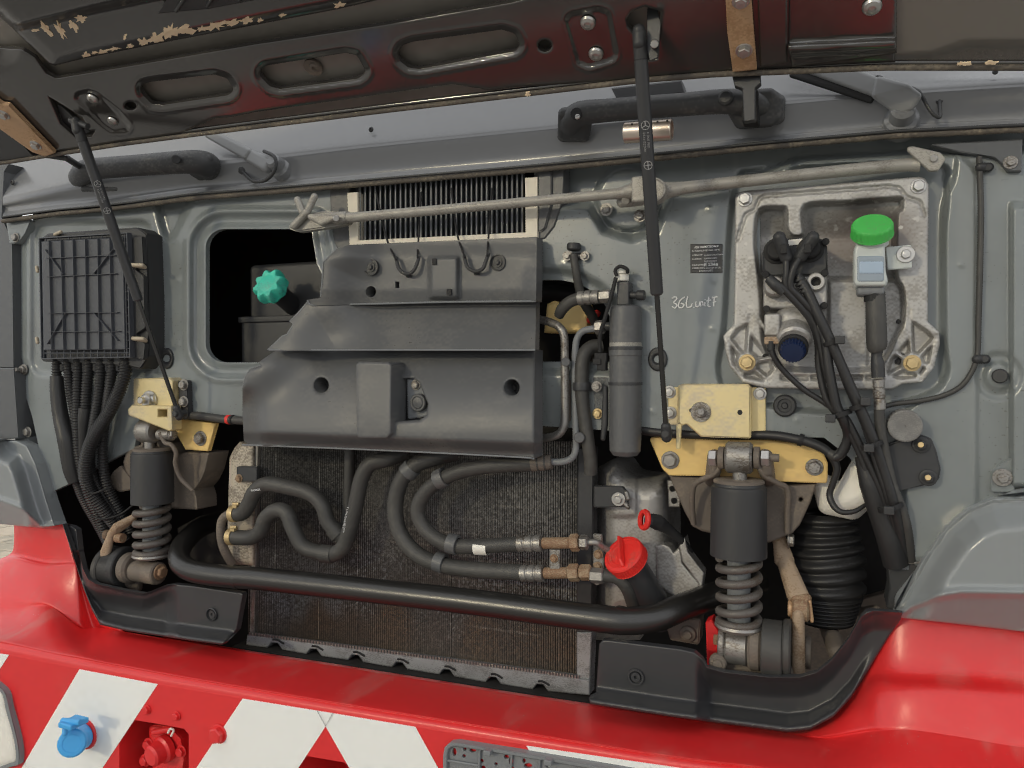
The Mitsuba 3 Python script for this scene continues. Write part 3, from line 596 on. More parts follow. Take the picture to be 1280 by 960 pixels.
# blue socket
BS = group('blue_socket', 'bright blue socket with a round flap cap on the white stripe')
put('gasket_ring', lathe(W(107, 917, -.2005), OUT, [(0, .031), (.004, .030), (.005, .026), (.005, 0)], 28), 'red_paint', BS)
a, b = W(103, 919, -.203), W(86, 932, -.27)
put('body', lathe(a, b - a, [(0, .026), (.02, .0255), (.05, .0235), (.055, .021), (.055, 0)], 28), 'blue_cap', BS)
ax = (b - a) / np.linalg.norm(b - a)
put('cap', lathe(a + ax * .056, ax, [(0, .022), (.001, .0265), (.009, .0265), (.012, .024), (.0125, .017), (.0115, .016), (.0115, 0)], 32), 'blue_cap', BS)
put('hinge', join(rbox(W(92, 903, -.255), (.018, .02, .0055), .003), slab([(82, 902, -.262), (81, 917, -.268)], .005), rod(W(78, 901, -.262), W(101, 903, -.262), .006, 14)), 'blue_cap', BS)
# number plate holder
ph = poly([(553, 1040), (554, 944), (556, 934), (562, 929), (571, 928), (640, 939), (730, 954), (830, 971), (940, 990), (940, 1040)])
pin = ph.buffer(-5)
PH = group('plate_holder', 'grey plastic number plate holder with punched holes')
put('border', plate(ph.difference(pin), -0.213, 0.014, b=1.2), 'holder_plastic', PH)
hl = []
rng = random.Random(3)
for x, y, a, b in ((568, 940, 2.5, 5), (581, 936, 2, 2.5), (591, 938, 4, 2.5), (580, 945, 2.2, 2.2), (559, 949, 2.5, 2), (602, 951, 2.5, 2.5), (604, 960, 3, 3), (633, 946, 3, 2.5), (639, 951, 2.5, 5), (655, 951, 2, 3), (660, 957, 5, 3), (640, 962, 3, 4), (685, 957, 3, 3), (620, 955, 2, 2), (690, 965, 3, 3), (575, 965, 4, 3)): hl.append(circ(x, y, a, b))
base = pin
for q in hl: base = base.difference(q)
put('back_plate', plate(base, -0.206, 0.004, b=0.5), 'holder_plastic', PH)
for a, b in (((600, 935, -.2095), (597, 990, -.2095)), ((556, 950, -.2095), (598, 957, -.2095)), ((640, 941, -.2095), (636, 990, -.2095)), ((598, 962, -.2095), (760, 988, -.2095)), ((675, 948, -.2095), (672, 990, -.2095))):
    put('rib', sweep([W(*a), W(*b)], .002, 6), 'holder_plastic', PH)
for x, y in ((610, 940), (686, 952)): put('catch', rbox(W(x, y, -.216), (.006, .006, .004), .0015), 'holder_plastic', PH)
# headlight corner
lens = poly(spl([(-40, 845), (2, 860), (12, 888), (22, 925), (24, 950), (16, 958), (-40, 962)], True))
HL = put('headlight', relief(lens.buffer(-2), -0.209, lambda x, y: 0.0 * x, h=3, t=0.03, rnd=(14, .012)), 'white_plastic', label='corner of the headlight at the lower left')
put('frame', plate(lens.difference(lens.buffer(-4.5)), -0.212, 0.03, b=1), 'holder_plastic', HL)

# ---------------------------------------------------------------- black trays above the bumper
tl = poly([(78, 655), (90, 658), (96, 662), (99, 690), (104, 712), (110, 724), (120, 730), (150, 737), (178, 742), (186, 740), (205, 732), (216, 730), (240, 732), (303, 741), (304, 744), (296, 788), (278, 806), (240, 801), (160, 789), (125, 781), (116, 765), (104, 735), (92, 698)])
def tl_y(x, y):
    low = np.interp(x, [78, 92, 104, 116, 125, 160, 240, 278, 300], [655, 698, 735, 765, 781, 789, 801, 806, 808])
    top = np.interp(x, [99, 104, 110, 120, 150, 178, 186, 205, 216, 240, 303], [690, 712, 724, 730, 737, 742, 740, 732, 730, 732, 741])
    up = y - top
    pk = sstep(225, 205, x)
    return -0.028 - 0.018 * sstep(3, -1, up) * pk + 0.025 * sstep(4, 22, up) * pk - 0.035 * sstep(20, 6, low - y) * sstep(300, 280, x) * sstep(110, 130, x) - 0.02 * sstep(14, 2, low - y)
TL = put('left_tray', relief(tl, -0.028, tl_y, h=2.6, t=0.012, rnd=(2.5, .003)), 'tray_plastic', smooth=True, label='black plastic gutter tray below the left shock absorber')
put('mounting_hole', lathe(W(265, 768, -.0575), OUT, [(0.002, .014), (0.0035, .0125), (-.003, .011), (-.004, .009), (0.001, .008), (0.001, .0032), (-.006, .0025), (-.006, 0)], 28), 'tray_plastic', TL)
tr = poly([(736, 872), (745, 868), (749, 805), (753, 800), (760, 800), (850, 811), (868, 815), (878, 824), (883, 834), (905, 840), (960, 846), (1000, 846), (1022, 840), (1040, 825), (1060, 800), (1077, 770), (1083, 764), (1092, 763), (1128, 766), (1126, 774), (1110, 797), (1086, 836), (1064, 872), (1042, 896), (1012, 912), (985, 915), (940, 909), (840, 896), (738, 880)])
def tr_y(x, y):
    low = np.interp(x, [736, 840, 940, 985, 1012, 1042, 1064, 1086, 1110, 1128], [880, 896, 909, 915, 912, 896, 872, 836, 797, 770])
    top = np.interp(x, [750, 850, 868, 878, 883, 905, 960, 1000, 1022, 1040, 1060, 1077, 1092], [800, 811, 815, 824, 834, 840, 846, 846, 840, 825, 800, 770, 763])
    up = y - top; pk = sstep(868, 890, x)
    d = sdist(tr, x, y)
    return -0.030 - 0.022 * sstep(6, 0, up) * pk + 0.03 * sstep(3, 26, up) * pk - 0.012 * sstep(890, 870, x) - 0.055 * sstep(24, 4, low - y) * sstep(1100, 1020, x) - 0.004 * sstep(880, 800, y) * (1 - pk)
TR = put('right_tray', relief(tr, -0.028, tr_y, h=2.6, t=0.012, rnd=(2.5, .003)), 'tray_plastic', smooth=True, label='black plastic gutter tray below the right shock absorber')
put('mounting_hole', lathe(W(795, 846, -.0735), OUT, [(0.0, .0135), (0.003, .013), (0.003, .0105), (-.001, .010), (-.001, .0085), (0.003, .0075), (0.003, .0032), (-.004, .0025), (-.004, 0)], 28), 'tray_plastic', TR)

# ---------------------------------------------------------------- grey fairings at both sides
fr = poly([(1124, 772), (1117, 765), (1121, 752), (1150, 700), (1180, 657), (1207, 634), (1238, 621), (1290, 613), (1350, 612), (1350, 798), (1250, 786), (1180, 778)])
def fr_y(x, y):
    cz = np.interp(x, [1120, 1140, 1170, 1200, 1350], [772, 757, 745, 740, 742])
    d = shapely.distance(sg.LineString([(1117, 765), (1150, 700), (1180, 657), (1207, 634), (1238, 621), (1350, 612)]), shapely.points(x, y))
    k = sstep(7, 10, d)
    return -0.045 * sstep(0, 3, d) - 0.05 * sstep(8, 46, d) + 0.006 * sstep(11, 8, d) * sstep(5, 8, d) + 0.05 * np.clip((y - cz) / 45, 0, 1) - 0.010 * np.exp(-((y - cz) / 5) ** 2)
FRR = put('side_fairing', relief(fr, 0.0, fr_y, h=3, t=0.03, rnd=(3, .004)), 'fairing_paint', smooth=True, label='large grey plastic fairing above the bumper at the right')
fl = poly([(-60, 545), (0, 551), (21, 551), (34, 557), (45, 580), (58, 625), (69, 657), (54, 660), (0, 655), (-60, 648)])
def fl_y(x, y):
    cz = np.interp(x, [-60, 0, 30, 53], [620, 626, 637, 658])
    d = shapely.distance(sg.LineString([(20, 551), (34, 557), (45, 580), (58, 625), (69, 657)]), shapely.points(x, y))
    return -0.03 - 0.05 * sstep(12, 34, d) + 0.06 * np.clip((y - cz) / 25, 0, 1) - 0.008 * np.exp(-((y - cz) / 4) ** 2)
put('side_fairing', relief(fl, 0.0, fl_y, h=2.6, t=0.03, rnd=(3, .004)), 'fairing_paint', smooth=True, label='grey plastic fairing above the bumper at the left')
# ---------------------------------------------------------------- coolant tank behind the left opening
CT = put('coolant_tank', join(box_px(310, 331, 412, 400, 0.10, 0.10, .012), box_px(299, 398, 412, 470, 0.085, 0.14, .012), box_px(297, 396, 412, 400.5, 0.08, 0.14, .003)), 'dark_plastic', smooth=40, label='black coolant tank behind the left opening of the front wall')
a, b = W(368, 384, .11), W(341, 360, .03)
put('filler_neck', rod(a, b, .021, 28), 'dark_plastic', CT)
ax, u, w = basis(b - a); n = 64; th = np.arange(n) * 2 * math.pi / n
def cap_mesh(o, ax, prof, lobes, depth, n=96):
    ax, u, w = basis(ax); th = np.arange(n) * 2 * math.pi / n; vs = []
    for z, r, k in prof:
        rr = r * (1 - k * depth * (0.5 + 0.5 * np.cos(lobes * th)) ** 1.0)
        vs.append(np.asarray(o) + z * ax + rr[:, None] * (np.cos(th)[:, None] * u + np.sin(th)[:, None] * w))
    v = np.vstack(vs); k = len(prof); i, j = np.meshgrid(np.arange(k - 1), np.arange(n), indexing='ij'); i, j = i.ravel(), j.ravel(); j2 = (j + 1) % n
    return mk(v, np.vstack([np.stack([i * n + j, i * n + j2, (i + 1) * n + j2], 1), np.stack([i * n + j, (i + 1) * n + j2, (i + 1) * n + j], 1)]))
put('cap', cap_mesh(b - ax * .008, (b - a) + np.array([-.004, -.03, .012]), [(0, .001, 0), (0, .034, .3), (.004, .038, .5), (.016, .040, 1), (.026, .037, 1), (.030, .033, 1), (.0305, .024, .6), (.029, .020, 0), (.031, .010, 0), (.031, .0001, 0)], 8, .26), 'teal_cap', CT, label='turquoise lobed screw cap of the coolant tank')

# ---------------------------------------------------------------- fuse box with its conduits
FB = put('fuse_box', join(plate(rpoly([(49, 300), (60, 292), (172, 284), (184, 292), (187, 380), (187, 445), (176, 462), (160, 458), (52, 452)], 5), -0.045, 0.05, b=2), plate(rpoly([(160, 297), (178, 295), (180, 330), (168, 336), (180, 345), (182, 410), (170, 418), (182, 430), (180, 450), (162, 446)], 2), -0.054, 0.01, b=1)), 'dark_plastic', label='black fuse box with a ribbed lid on the left of the front wall')
lid = poly([(48, 297), (159, 290.5), (163, 447), (51, 449)])
LD = put('lid', plate(poly([(52, 302), (154, 297), (157, 437), (54.5, 438)]), -0.068, 0.02, b=1), 'box_plastic', FB, label='blue-grey ribbed lid of the fuse box')
def ribs(ls, y, r, parent, m='box_plastic'):
    for (x0, y0), (x1, y1) in ls:
        a, b = W(x0, y0, y), W(x1, y1, y); d = (b - a) / np.linalg.norm(b - a); sd = np.cross(d, OUT)
        v = []
        for p, e in ((a, 1), (b, 1)):
            for s_, o in ((-1, 0.003), (1, 0.003), (0.45, -0.003), (-0.45, -0.003)): v.append(p + sd * s_ * r - OUT * o)
        put('rib', mk(v, [[0, 1, 5], [0, 5, 4], [1, 2, 6], [1, 6, 5], [2, 3, 7], [2, 7, 6], [3, 0, 4], [3, 4, 7], [0, 3, 2], [0, 2, 1], [4, 5, 6], [4, 6, 7]]), m, parent, smooth=False)
ribs([((62, 301), (65.5, 437)), ((77, 300), (80.5, 437)), ((92, 299), (95, 437)), ((107.5, 299), (109.5, 437)), ((123, 298), (125, 437)), ((138, 298), (141, 437)),
      ((58, 323), (146, 319)), ((59, 346), (146, 342)), ((60, 391.5), (148, 390.5)), ((61, 415), (150, 414)), ((57, 312), (80, 343)), ((142, 312), (118, 342)), ((83, 391), (60, 430)), ((118, 391), (148, 426))], -0.072, 0.0009, LD)
cells = [plate(lid.difference(lid.buffer(-1.3)), -0.067, 0.012, b=0.3)]
for i in range(14):
    y = 303 + i * 10.2; cells += [slab([(48.5 + (y - 297) * .02, y, -.062), (53 + (y - 297) * .02, y, -.062)], .0014), slab([(154.5 + (y - 297) * .02, y, -.062), (160.5 + (y - 297) * .02, y, -.062)], .0014)]
for i in range(13):
    x = 55 + i * 8.4; cells.append(slab([(x, 437, -.062), (x, 448, -.062)], .0014))
for x in range(58, 158, 14): cells.append(slab([(x, 298 - (x - 52) * .06, -.062), (x, 301 - (x - 52) * .05, -.062)], .0014))
cells.append(sweep([W(52, 441.5, -.064), W(161, 441, -.064)], .0013, 6)); cells.append(sweep([W(156, 296, -.064), W(159, 446, -.064)], .0013, 6))
put('lattice_edge', join(*cells), 'box_plastic', LD, kind='stuff')
for x0, x1, y in ((163, 181, 331), (164, 182, 423)):
    put('clip', slab([(x0, y, -.060), (x1 - 3, y + .5, -.060), (x1, y + 3, -.05)], .0042), 'tan_clip', FB, label='tan plastic clip on the side of the fuse box')
for y in (336, 425): put('clip', slab([(46, y - 2, -.055), (47, y + 3, -.055)], .004), 'tan_clip', FB)
put('clip', slab([(69, 293, -.05), (76, 290, -.05)], .004), 'tan_clip', FB)
CD = group('conduit_bundle', 'seven black corrugated cable conduits running down from the fuse box')
cds = [[(71, 448, -.04), (71, 455, -.04), (71, 473, -.04)], [(84, 448, -.04), (88, 485, -.04), (93, 515, -.04), (99, 560, -.03), (106, 610, -.02), (128, 655, 0), (140, 690, .03)], [(98, 448, -.04), (97, 490, -.045), (97, 530, -.045), (100, 575, -.04), (114, 625, -.02), (140, 672, .02)],
       [(112, 448, -.04), (109, 480, -.042), (107, 512, -.042)], [(127, 448, -.04), (124, 490, -.045), (118, 530, -.045), (112, 570, -.04), (118, 600, -.03), (150, 650, 0)], [(141, 448, -.04), (138, 480, -.042), (132, 520, -.035), (128, 560, -.03), (135, 610, -.02), (165, 665, .02)],
       [(158, 448, -.04), (154, 475, -.05), (138, 512, -.06), (116, 548, -.062), (107, 580, -.06), (110, 607, -.05), (128, 635, -.03), (158, 672, .02)]]
rad = [6.2, 6.5, 6.5, 6.8, 6.8, 6.6, 8.2]
for c, r in zip(cds, rad): put('conduit', corrugated(c, r, pitch=0.0062, amp=.22), 'cable_skin', CD, smooth=True)
put('shrink_sleeve', hose([(71, 470, -.045), (72, 490, -.045), (76, 520, -.045), (84, 550, -.045), (90, 585, -.04), (95, 602, -.035)], [7.5, 8.5, 9, 11, 10.5, 9], 16), 'cable_skin', CD, smooth=True)
put('conduit', corrugated([(95, 600, -.033), (105, 625, -.02), (125, 660, .01), (140, 690, .03)], 6, pitch=.0052, amp=.16), 'cable_skin', CD, smooth=True)
put('shrink_sleeve', hose([(107, 510, -.043), (106, 525, -.043), (105, 550, -.04), (104, 580, -.035), (110, 615, -.02)], [8, 8, 6.5, 6, 6], 16), 'cable_skin', CD, smooth=True)
put('cable_tie', hose([(111, 616, -.055), (118, 616.5, -.052), (128, 613, -.045), (139, 609, -.03)], 1.3, 8), 'black', CD)
put('cable_tie', hose([(115, 645, -.04), (128, 649, -.035), (150, 643, -.015), (168, 630, .0)], 1.3, 8), 'black', CD)
for i in range(6):
    x = 78 + 13.8 * i; put('socket_ring', rod(W(x, 455, -.035), W(x, 464, -.035), .006, 10), 'dark_plastic', CD)

# ---------------------------------------------------------------- left cab mount
YB = put('mounting_plate', join(plate(poly([(150, 558), (156, 530), (172, 520), (228, 524), (270, 529), (260, 564), (232, 562), (222, 545), (180, 545), (166, 556)]), 0.012, 0.01, b=1)), 'yellow_paint', label='yellow mounting plate behind the left shock absorber')
put('bolt', bolt(251, 548, .012, 7), 'grey_metal', YB)
put('bolt', bolt(167, 537, .012, 6), 'grey_metal', YB)
GB = group('latch_bracket', 'gold zinc latch bracket above the left shock absorber')
put('upper_plate', join(plate(rpoly([(167, 473), (213, 472), (217, 476), (217, 508), (167, 509)], 1.5), -0.030, 0.03, b=1.5)), 'zinc', GB)
put('lower_plate', plate(poly([(160, 512), (165, 506), (215, 507), (216, 537), (212, 539), (161, 519)]).difference(sg.box(198, 512, 209, 521)), -0.048, 0.025, b=1.2), 'zinc', GB)
put('side_tab', plate(rpoly([(222, 476), (234, 475), (236, 520), (233, 525), (226, 522)], 2), -0.016, 0.012, b=1), 'tray_plastic', GB)
for y in (481, 502): put('bolt', bolt(230, y, -.018, 5.3), 'grey_metal', GB)
put('bolt', join(bolt(187, 500, -.032, 8.5, stud=.012, washer=1.4), rod(W(187, 500, -.03), W(196, 498, -.030), .012, 20)), 'steel', GB)
put('rivet_hole', rod(W(174.5, 498, -.0305), W(174.5, 498, -.029), 2.2 * S(174, 498), 12), 'black', GB)
def helix(p0, p1, r, wire, turns, n=26):
    p0, p1 = np.asarray(p0), np.asarray(p1); ax, u, w = basis(p1 - p0); k = int(turns * n); t = np.arange(k + 1) / k
    a = t * turns * 2 * math.pi
    z = t.copy(); e = 0.07; z = np.clip((t - e) / (1 - 2 * e), 0, 1)
    return sweep(p0 + (p1 - p0) * z[:, None] + r * (np.cos(a)[:, None] * u + np.sin(a)[:, None] * w), wire, 10)
EX = np.array([1.0, 0, 0])
def xcyl(px0, px1, py, y, rpx, ch=.12, n=30):
    """cylinder across the truck whose axis runs from px0 to px1"""
    a = W(px0, py, y); b = W(px1, py, y); b = np.array([b[0], a[1], a[2]])
    return rod(a, b, rpx * S((px0 + px1) / 2, py, y), n, ch)
def cab_shock(ex, ey, sl0, sl1, srx, cx, c0, c1, crx, wire, turns, y, label):
    """eye at (ex, ey), sleeve from sl0 to sl1 (half width srx), coil from c0 to c1 (half width crx)"""
    g = group('shock_absorber', label); s = S(cx, c0, y); ax = np.array([0, 0, -1.0])
    e = W(ex, ey, y); r = 0.78 * srx * s
    put('upper_eye', join(rod(e - EX * r * .62, e + EX * r * .62, r * .75, 30), rod(e, W(ex + 1, sl0 + 4, y), r * .33, 20)), 'grey_metal', g)
    top = W(cx - 0, sl0, y); bt = W(cx, sl1, y); L = top[2] - bt[2]; R = srx * s
    put('sleeve', lathe(top, ax, [(0, 0), (0, R * .9), (.004, R * .93), (.006, R * .985), (.012, R), (L, R * 1.03), (L + .001, R * .97), (L * .6, R * .93)], 40), 'dark_plastic', g, label='black dust sleeve of the shock absorber')
    put('top_washer', lathe(top, -ax, [(0, R * .92), (.003, R * .92), (.005, R * .86), (.005, 0)], 36), 'cast_dark', g)
    p0, p1 = W(cx, c0, y), W(cx, c1, y)
    put('coil_spring', helix(p0, p1, (crx - wire) * s, wire * s, turns), 'spring_steel', g, smooth=True, label='bare coil spring below the black sleeve')
    put('damper_tube', rod(p0 + [0, 0, .03], p1 - [0, 0, .01], (crx - wire) * s * .60, 28), 'holder_plastic', g)
    put('spring_seat', lathe(p1 - [0, 0, wire * s * .3], ax, [(0, 0), (0, crx * s * .98), (.004, crx * s * 1.02), (.009, crx * s * .9), (.013, crx * s * .5), (.013, 0)], 36), 'grey_metal', g)
    return g
LSH = cab_shock(186, 539, 563, 628, 24.5, 190, 634, 690, 23, 4.6, 5.0, -.02, 'left cab shock absorber with black sleeve and bare coil spring')
LS = group('lower_pivot', 'dirty pivot with rubber bush below the left shock absorber')
put('eye', xcyl(168, 192, 713, -.02, 13), 'cast_dark', LS)
put('end_disc', xcyl(184, 199, 715, -.03, 14), 'cast_dark', LS)
put('bolt', nut(W(200, 715, -.03), 7 * S(200, 715), ax=EX, washer=1.4), 'rust', LS)
put('rubber_bush', xcyl(139, 157, 709, -.01, 25, .05), 'cable_skin', LS)
put('bush_ring', lathe(W(158, 709, -.01), EX, [(-.012, .047), (.004, .0475), (.006, .045), (.006, .034), (-.004, .033)], 36), 'dark_plastic', LS)
put('cover_disc', xcyl(135, 141, 709, -.01, 27, .05), 'rubber', LS)
put('hub', xcyl(158, 169, 709, -.018, 19, .2), 'cast_dark', LS)
put('clevis', slab([(166, 700, -.01), (160, 728, -.01), (172, 735, 0), (176, 698, 0)], .010), 'cast_dark', LS)
LK = put('link', join(slab([(166, 648, -.01), (146, 658, -.035), (139, 668, -.035)], .009), slab([(139, 668, -.035), (130, 690, -.035), (129, 716, -.03)], .008)), 'tan_rust', label='brown rusty link beside the left spring')
put('pin', xcyl(146, 154, 672, -.03, 6), 'rust', LK)
put('pin', xcyl(132, 137, 668, .0, 6), 'rust', LK)
FK = put('cast_bracket', join(relief(poly([(199, 540), (204, 552), (213, 554), (219, 562), (224, 568), (233, 565), (262, 566), (256, 590), (250, 603), (243, 612), (246, 622), (247, 637), (205, 635), (205, 570), (196, 556)]), 0.012, lambda x, y: 0.02 * sstep(205, 225, x) * sstep(262, 240, x), h=3, t=.06, rnd=(3, .004))), 'cast_dark', smooth=True, label='brown cast bracket right of the left shock absorber')
put('rim', hose([(200, 541, -.03), (206, 553, -.03), (214, 556, -.03), (220, 566, -.025), (219, 580, -.02), (226, 598, -.01), (241, 613, 0)], 2.6, 10), 'cast_dark', FK)
put('cheek', relief(poly([(176, 530), (176, 556), (164, 559), (158, 565), (154, 578), (158, 592), (167, 603), (180, 600), (180, 530)]), 0.0, None, h=3, t=.05, rnd=(3, .004)), 'cast_dark', FK, smooth=True)
put('pivot_pin', join(xcyl(199, 216, 543, -.02, 7), nut(W(214, 543, -.02), 6 * S(214, 543), ax=EX)), 'grey_metal', FK)
put('stop_tab', plate(rpoly([(137, 598), (142, 589), (152, 581), (168, 602), (166, 612), (150, 615), (142, 611)], 3), 0.0, .012, b=1.5), 'cast_dark', label='dark rounded stop tab left of the left shock absorber')
put('cable_loom', hose([(228, 519, .0), (250, 520, -.005), (280, 524, -.008), (320, 527, -.005)], 5.2, 14), 'rubber', label='black cable loom with a red tape band right of the left bracket')
put('tape_band', band(286, 524.5, -.0075, 5.2, W(300, 526) - W(270, 523), .008, .001), 'red_cap', 'fire_truck__cable_loom')
put('cable_tie', band(291, 525, -.0075, 5.4, W(300, 526) - W(270, 523), .005, .0012), 'black', 'fire_truck__cable_loom')
# ---------------------------------------------------------------- cabin filter
fo = poly([(434, 241), (672, 221), (672, 297), (437, 308)]); fi = poly([(447, 226), (656, 212), (657, 290.5), (448, 300.5)])
CF = put('filter', plate(fo.difference(fi), -0.012, 0.03, b=0.8), 'cream_paint', label='pleated cabin air filter in a cream frame at the top centre')
n = 33; mm = []
for i in range(n):
    x0 = 447 + (656 - 447) * i / n; x1 = 447 + (656 - 447) * (i + 1) / n; xm = (x0 + x1) / 2
    k = (xm - 447) / 209
    t, b = 227 - 14 * k - 2, 301.5 - 10 * k
    v = []
    for yy in (t, b): v += [W(x0, yy, .022), W(x0 + (x1 - x0) * .42, yy, -.006), W(x0 + (x1 - x0) * .58, yy, -.006), W(x1, yy, .022)]
    mm.append(mk(v, [[0, 1, 5], [0, 5, 4], [1, 2, 6], [1, 6, 5], [2, 3, 7], [2, 7, 6]]))
put('pleats', join(*mm), 'holder_plastic', CF, kind='stuff', smooth=False)
put('filter_housing', join(plate(poly([(669, 205), (706, 203), (704, 250), (693, 283), (681, 298), (669, 300)]), -0.004, .03, b=1.5), plate(rpoly([(672, 210), (690, 209), (690, 255), (682, 285), (672, 293)], 3), -0.010, .03, b=2)), 'black_plastic', label='black housing right of the cabin filter')
put('filter_housing', join(plate(poly([(412, 225), (437, 224), (438, 308), (440, 320), (424, 314), (414, 300)]), -0.002, .03, b=1.5)), 'black_plastic', label='black housing left of the cabin filter')
# ---------------------------------------------------------------- black moulded shroud in three steps
SRD = group('shroud', 'large black plastic shroud in three steps in front of the radiator')
u = poly([(437, 306), (671, 296), (671, 303), (670, 376), (560, 377.5), (392, 382), (383, 375), (401, 372), (404, 350), (405, 328), (421, 311)])
uh = [circ(463.5, 364.5, 6.5, 7), sg.box(494, 352, 499, 360)]
box_ = rrect(536, 320, 574, 374, 3)
uu = u.difference(uh[0]).difference(uh[1])
LEDGE = sg.LineString([(421, 311), (404, 328), (401, 372), (384, 376), (362, 402), (352, 421), (334, 437), (323, 453), (303, 486)])
def left_wall(x, y, w): return sstep(w, 2, shapely.distance(LEDGE, shapely.points(x, y))) ** 1.5
def u_y(x, y):
    return -0.048 - 0.045 * left_wall(x, y, 75) + 0.01 * sstep(325, 300, y) - 0.012 * sstep(0, 3, sdist(box_, x, y)) + 0.006 * sstep(360, 380, y) - 0.012 * sstep(650, 672, x) * sstep(318, 350, y)
UP_ = put('upper_panel', relief(uu, 0.0, u_y, h=2.8, t=.03), 'black_plastic', SRD, smooth=True)
for x, y in ((463.5, 334), (622, 328)):
    yy = float(u_y(np.array([x + 0.0]), np.array([y + 0.0]))[0]) - .002; s = S(x, y, yy); put('screw', join(lathe(W(x, y, yy), OUT, [(-.004, 10.5 * s), (.0012, 10.5 * s), (.0014, 9 * s), (-.001, 8.6 * s), (-.001, 6 * s), (.001, 5.8 * s), (.001, 0)], 28), nut(W(x, y, yy), 3.4 * s, washer=1.3)), 'dark_plastic', UP_)
for x, y in ((542.5, 327), (561, 365)): put('slot', plate(sg.box(x - 2.7, y - 4, x + 2.7, y + 4), -.0625, .002, b=0), 'black', UP_)
for x, y in ((510.5, 344.5), (595.5, 341.5)): put('slot', plate(sg.box(x - 3.2, y - 2, x + 3.2, y + 2), -.052, .002, b=0), 'black', UP_)
for pts, wires in (([(495, 322, -.058), (498, 334, -.062), (504, 341, -.062), (511, 342, -.062), (517, 338, -.062), (521, 330, -.06), (524, 320, -.058)], [[(470, 240, -.014), (483, 297, -.02), (495, 325, -.058)], [(526, 240, -.014), (523, 300, -.02), (522, 322, -.058)]]),
                   ([(580, 320, -.058), (584, 333, -.062), (590, 338, -.062), (597, 339, -.062), (604, 335, -.062), (607, 327, -.06), (611, 316, -.058)], [[(564, 235, -.014), (571, 290, -.02), (581, 322, -.058)], [(615, 235, -.014), (611, 290, -.02), (609, 320, -.058)]])):
    k = put('wire_clip', hose(pts, 2.3, 10), 'dark_plastic', UP_)
    for w_ in wires: put('wire', hose([(q[0], q[1], q[2] - .006) for q in w_], 1.25, 8), 'black', UP_)
mp = poly([(384, 379), (392, 382.5), (560, 378), (670, 377), (669, 437), (347, 438), (334, 437), (352, 421), (360, 417), (367, 405), (362, 402)])
def m_y(x, y):
    t = np.clip((y - 378) / 60, 0, 1)
    return -0.022 - 0.054 * t - 0.060 * left_wall(x, y, 95) * (1 - 0.4 * t)
MP = put('middle_panel', relief(mp, 0.0, m_y, h=2.8, t=.02), 'black_plastic', SRD, smooth=True)
put('drain_hole', rod(W(443, 418, -.057), W(443, 418, -.05), .0045, 14), 'black', MP)
lp = poly([(346, 437), (669, 437), (668, 573), (640, 570), (470, 562), (312, 557), (305, 552), (303, 520), (303, 486), (307, 470), (313, 461), (326, 457), (323, 453)])
cut = poly([(480, 473), (517, 473), (524, 478), (535, 505), (533, 519), (524, 525.5), (480, 528)])
dm = [circ(402, 481.5, 9, 9.5), circ(640, 484.5, 9.5, 10)]
lpp = lp.difference(cut).difference(dm[0]).difference(dm[1])
def l_y(x, y):
    k = np.interp(x, [303, 668], [0, 16])
    t = np.clip((y - 437) / 105, 0, 1)
    o = -0.030 - 0.073 * np.sin(t * 1.5) - 0.050 * left_wall(x, y, 80) * sstep(520, 450, y) + 0.045 * sstep(538, 556, y - k * .9) - 0.012 * sstep(546, 560, y - k * .9)
    return o + 0.05 * sstep(340, 303, x) ** 2 * sstep(480, 510, y)
LP = put('lower_panel', relief(lpp, 0.0, l_y, h=2.8, t=.04, rnd=(4, .004)), 'black_plastic', SRD, smooth=True)
def edge_y(x, y): return float((u_y if y < 375 else m_y if y < 437 else l_y)(np.array([float(x)]), np.array([float(y)]))[0])
put('lit_edge_lip', sweep(np.array([W(x, y, edge_y(x + 1, y) + .001) for x, y in [(421, 311), (404, 328), (403, 350), (401, 371)]]), .0016, 8), 'holder_plastic', SRD)  # light grey along the jagged edge: its highlight is put into the colour
put('lit_edge_lip', sweep(np.array([W(x, y, edge_y(x + 1, y) + .001) for x, y in [(384, 378), (373, 391), (362, 402), (367, 405), (359, 418), (352, 421), (343, 430), (335, 437)]]), .0016, 8), 'holder_plastic', SRD)
put('lit_edge_lip', sweep(np.array([W(x, y, -.072) for x, y in [(324, 453), (327, 457), (313, 461), (307, 470), (303, 486)]]), .0016, 8), 'holder_plastic', SRD)
put('boss', relief(poly([(445, 456), (449, 452), (486, 453), (490, 457), (489, 542), (484, 548), (449, 548), (446, 544)]), -0.104, lambda x, y: -0.012 * sstep(452, 540, y), h=3, t=.05, rnd=(4, .004)), 'black_plastic', LP, smooth=True, label='tall rectangular boss on the lower panel of the shroud')
put('recess_plate', plate(cut.buffer(8), -0.052, .005, b=0), 'dark_plastic', LP)
put('hook_plate', plate(rpoly([(509, 474), (520, 473), (530, 485), (536, 520), (510, 524)], 2), -.058, .004), 'holder_plastic', LP)
put('round_cap', lathe(W(525, 503, -.059), OUT, [(0, .0165), (.008, .0165), (.010, .015), (.010, .0115), (.008, .011), (.010, .010), (.011, 0)], 28), 'black_plastic', LP)
put('bolt', bolt(520, 481, -.059, 5), 'grey_metal', LP)
for (x, y), q in zip(((402, 481.5), (640, 484.5)), dm):
    put('screw_recess', join(plate(q.buffer(4), -.030, .003, b=0), nut(W(x + 3, y, -.030), 4.2 * S(x, y), washer=1.5)), 'dark_plastic', LP)
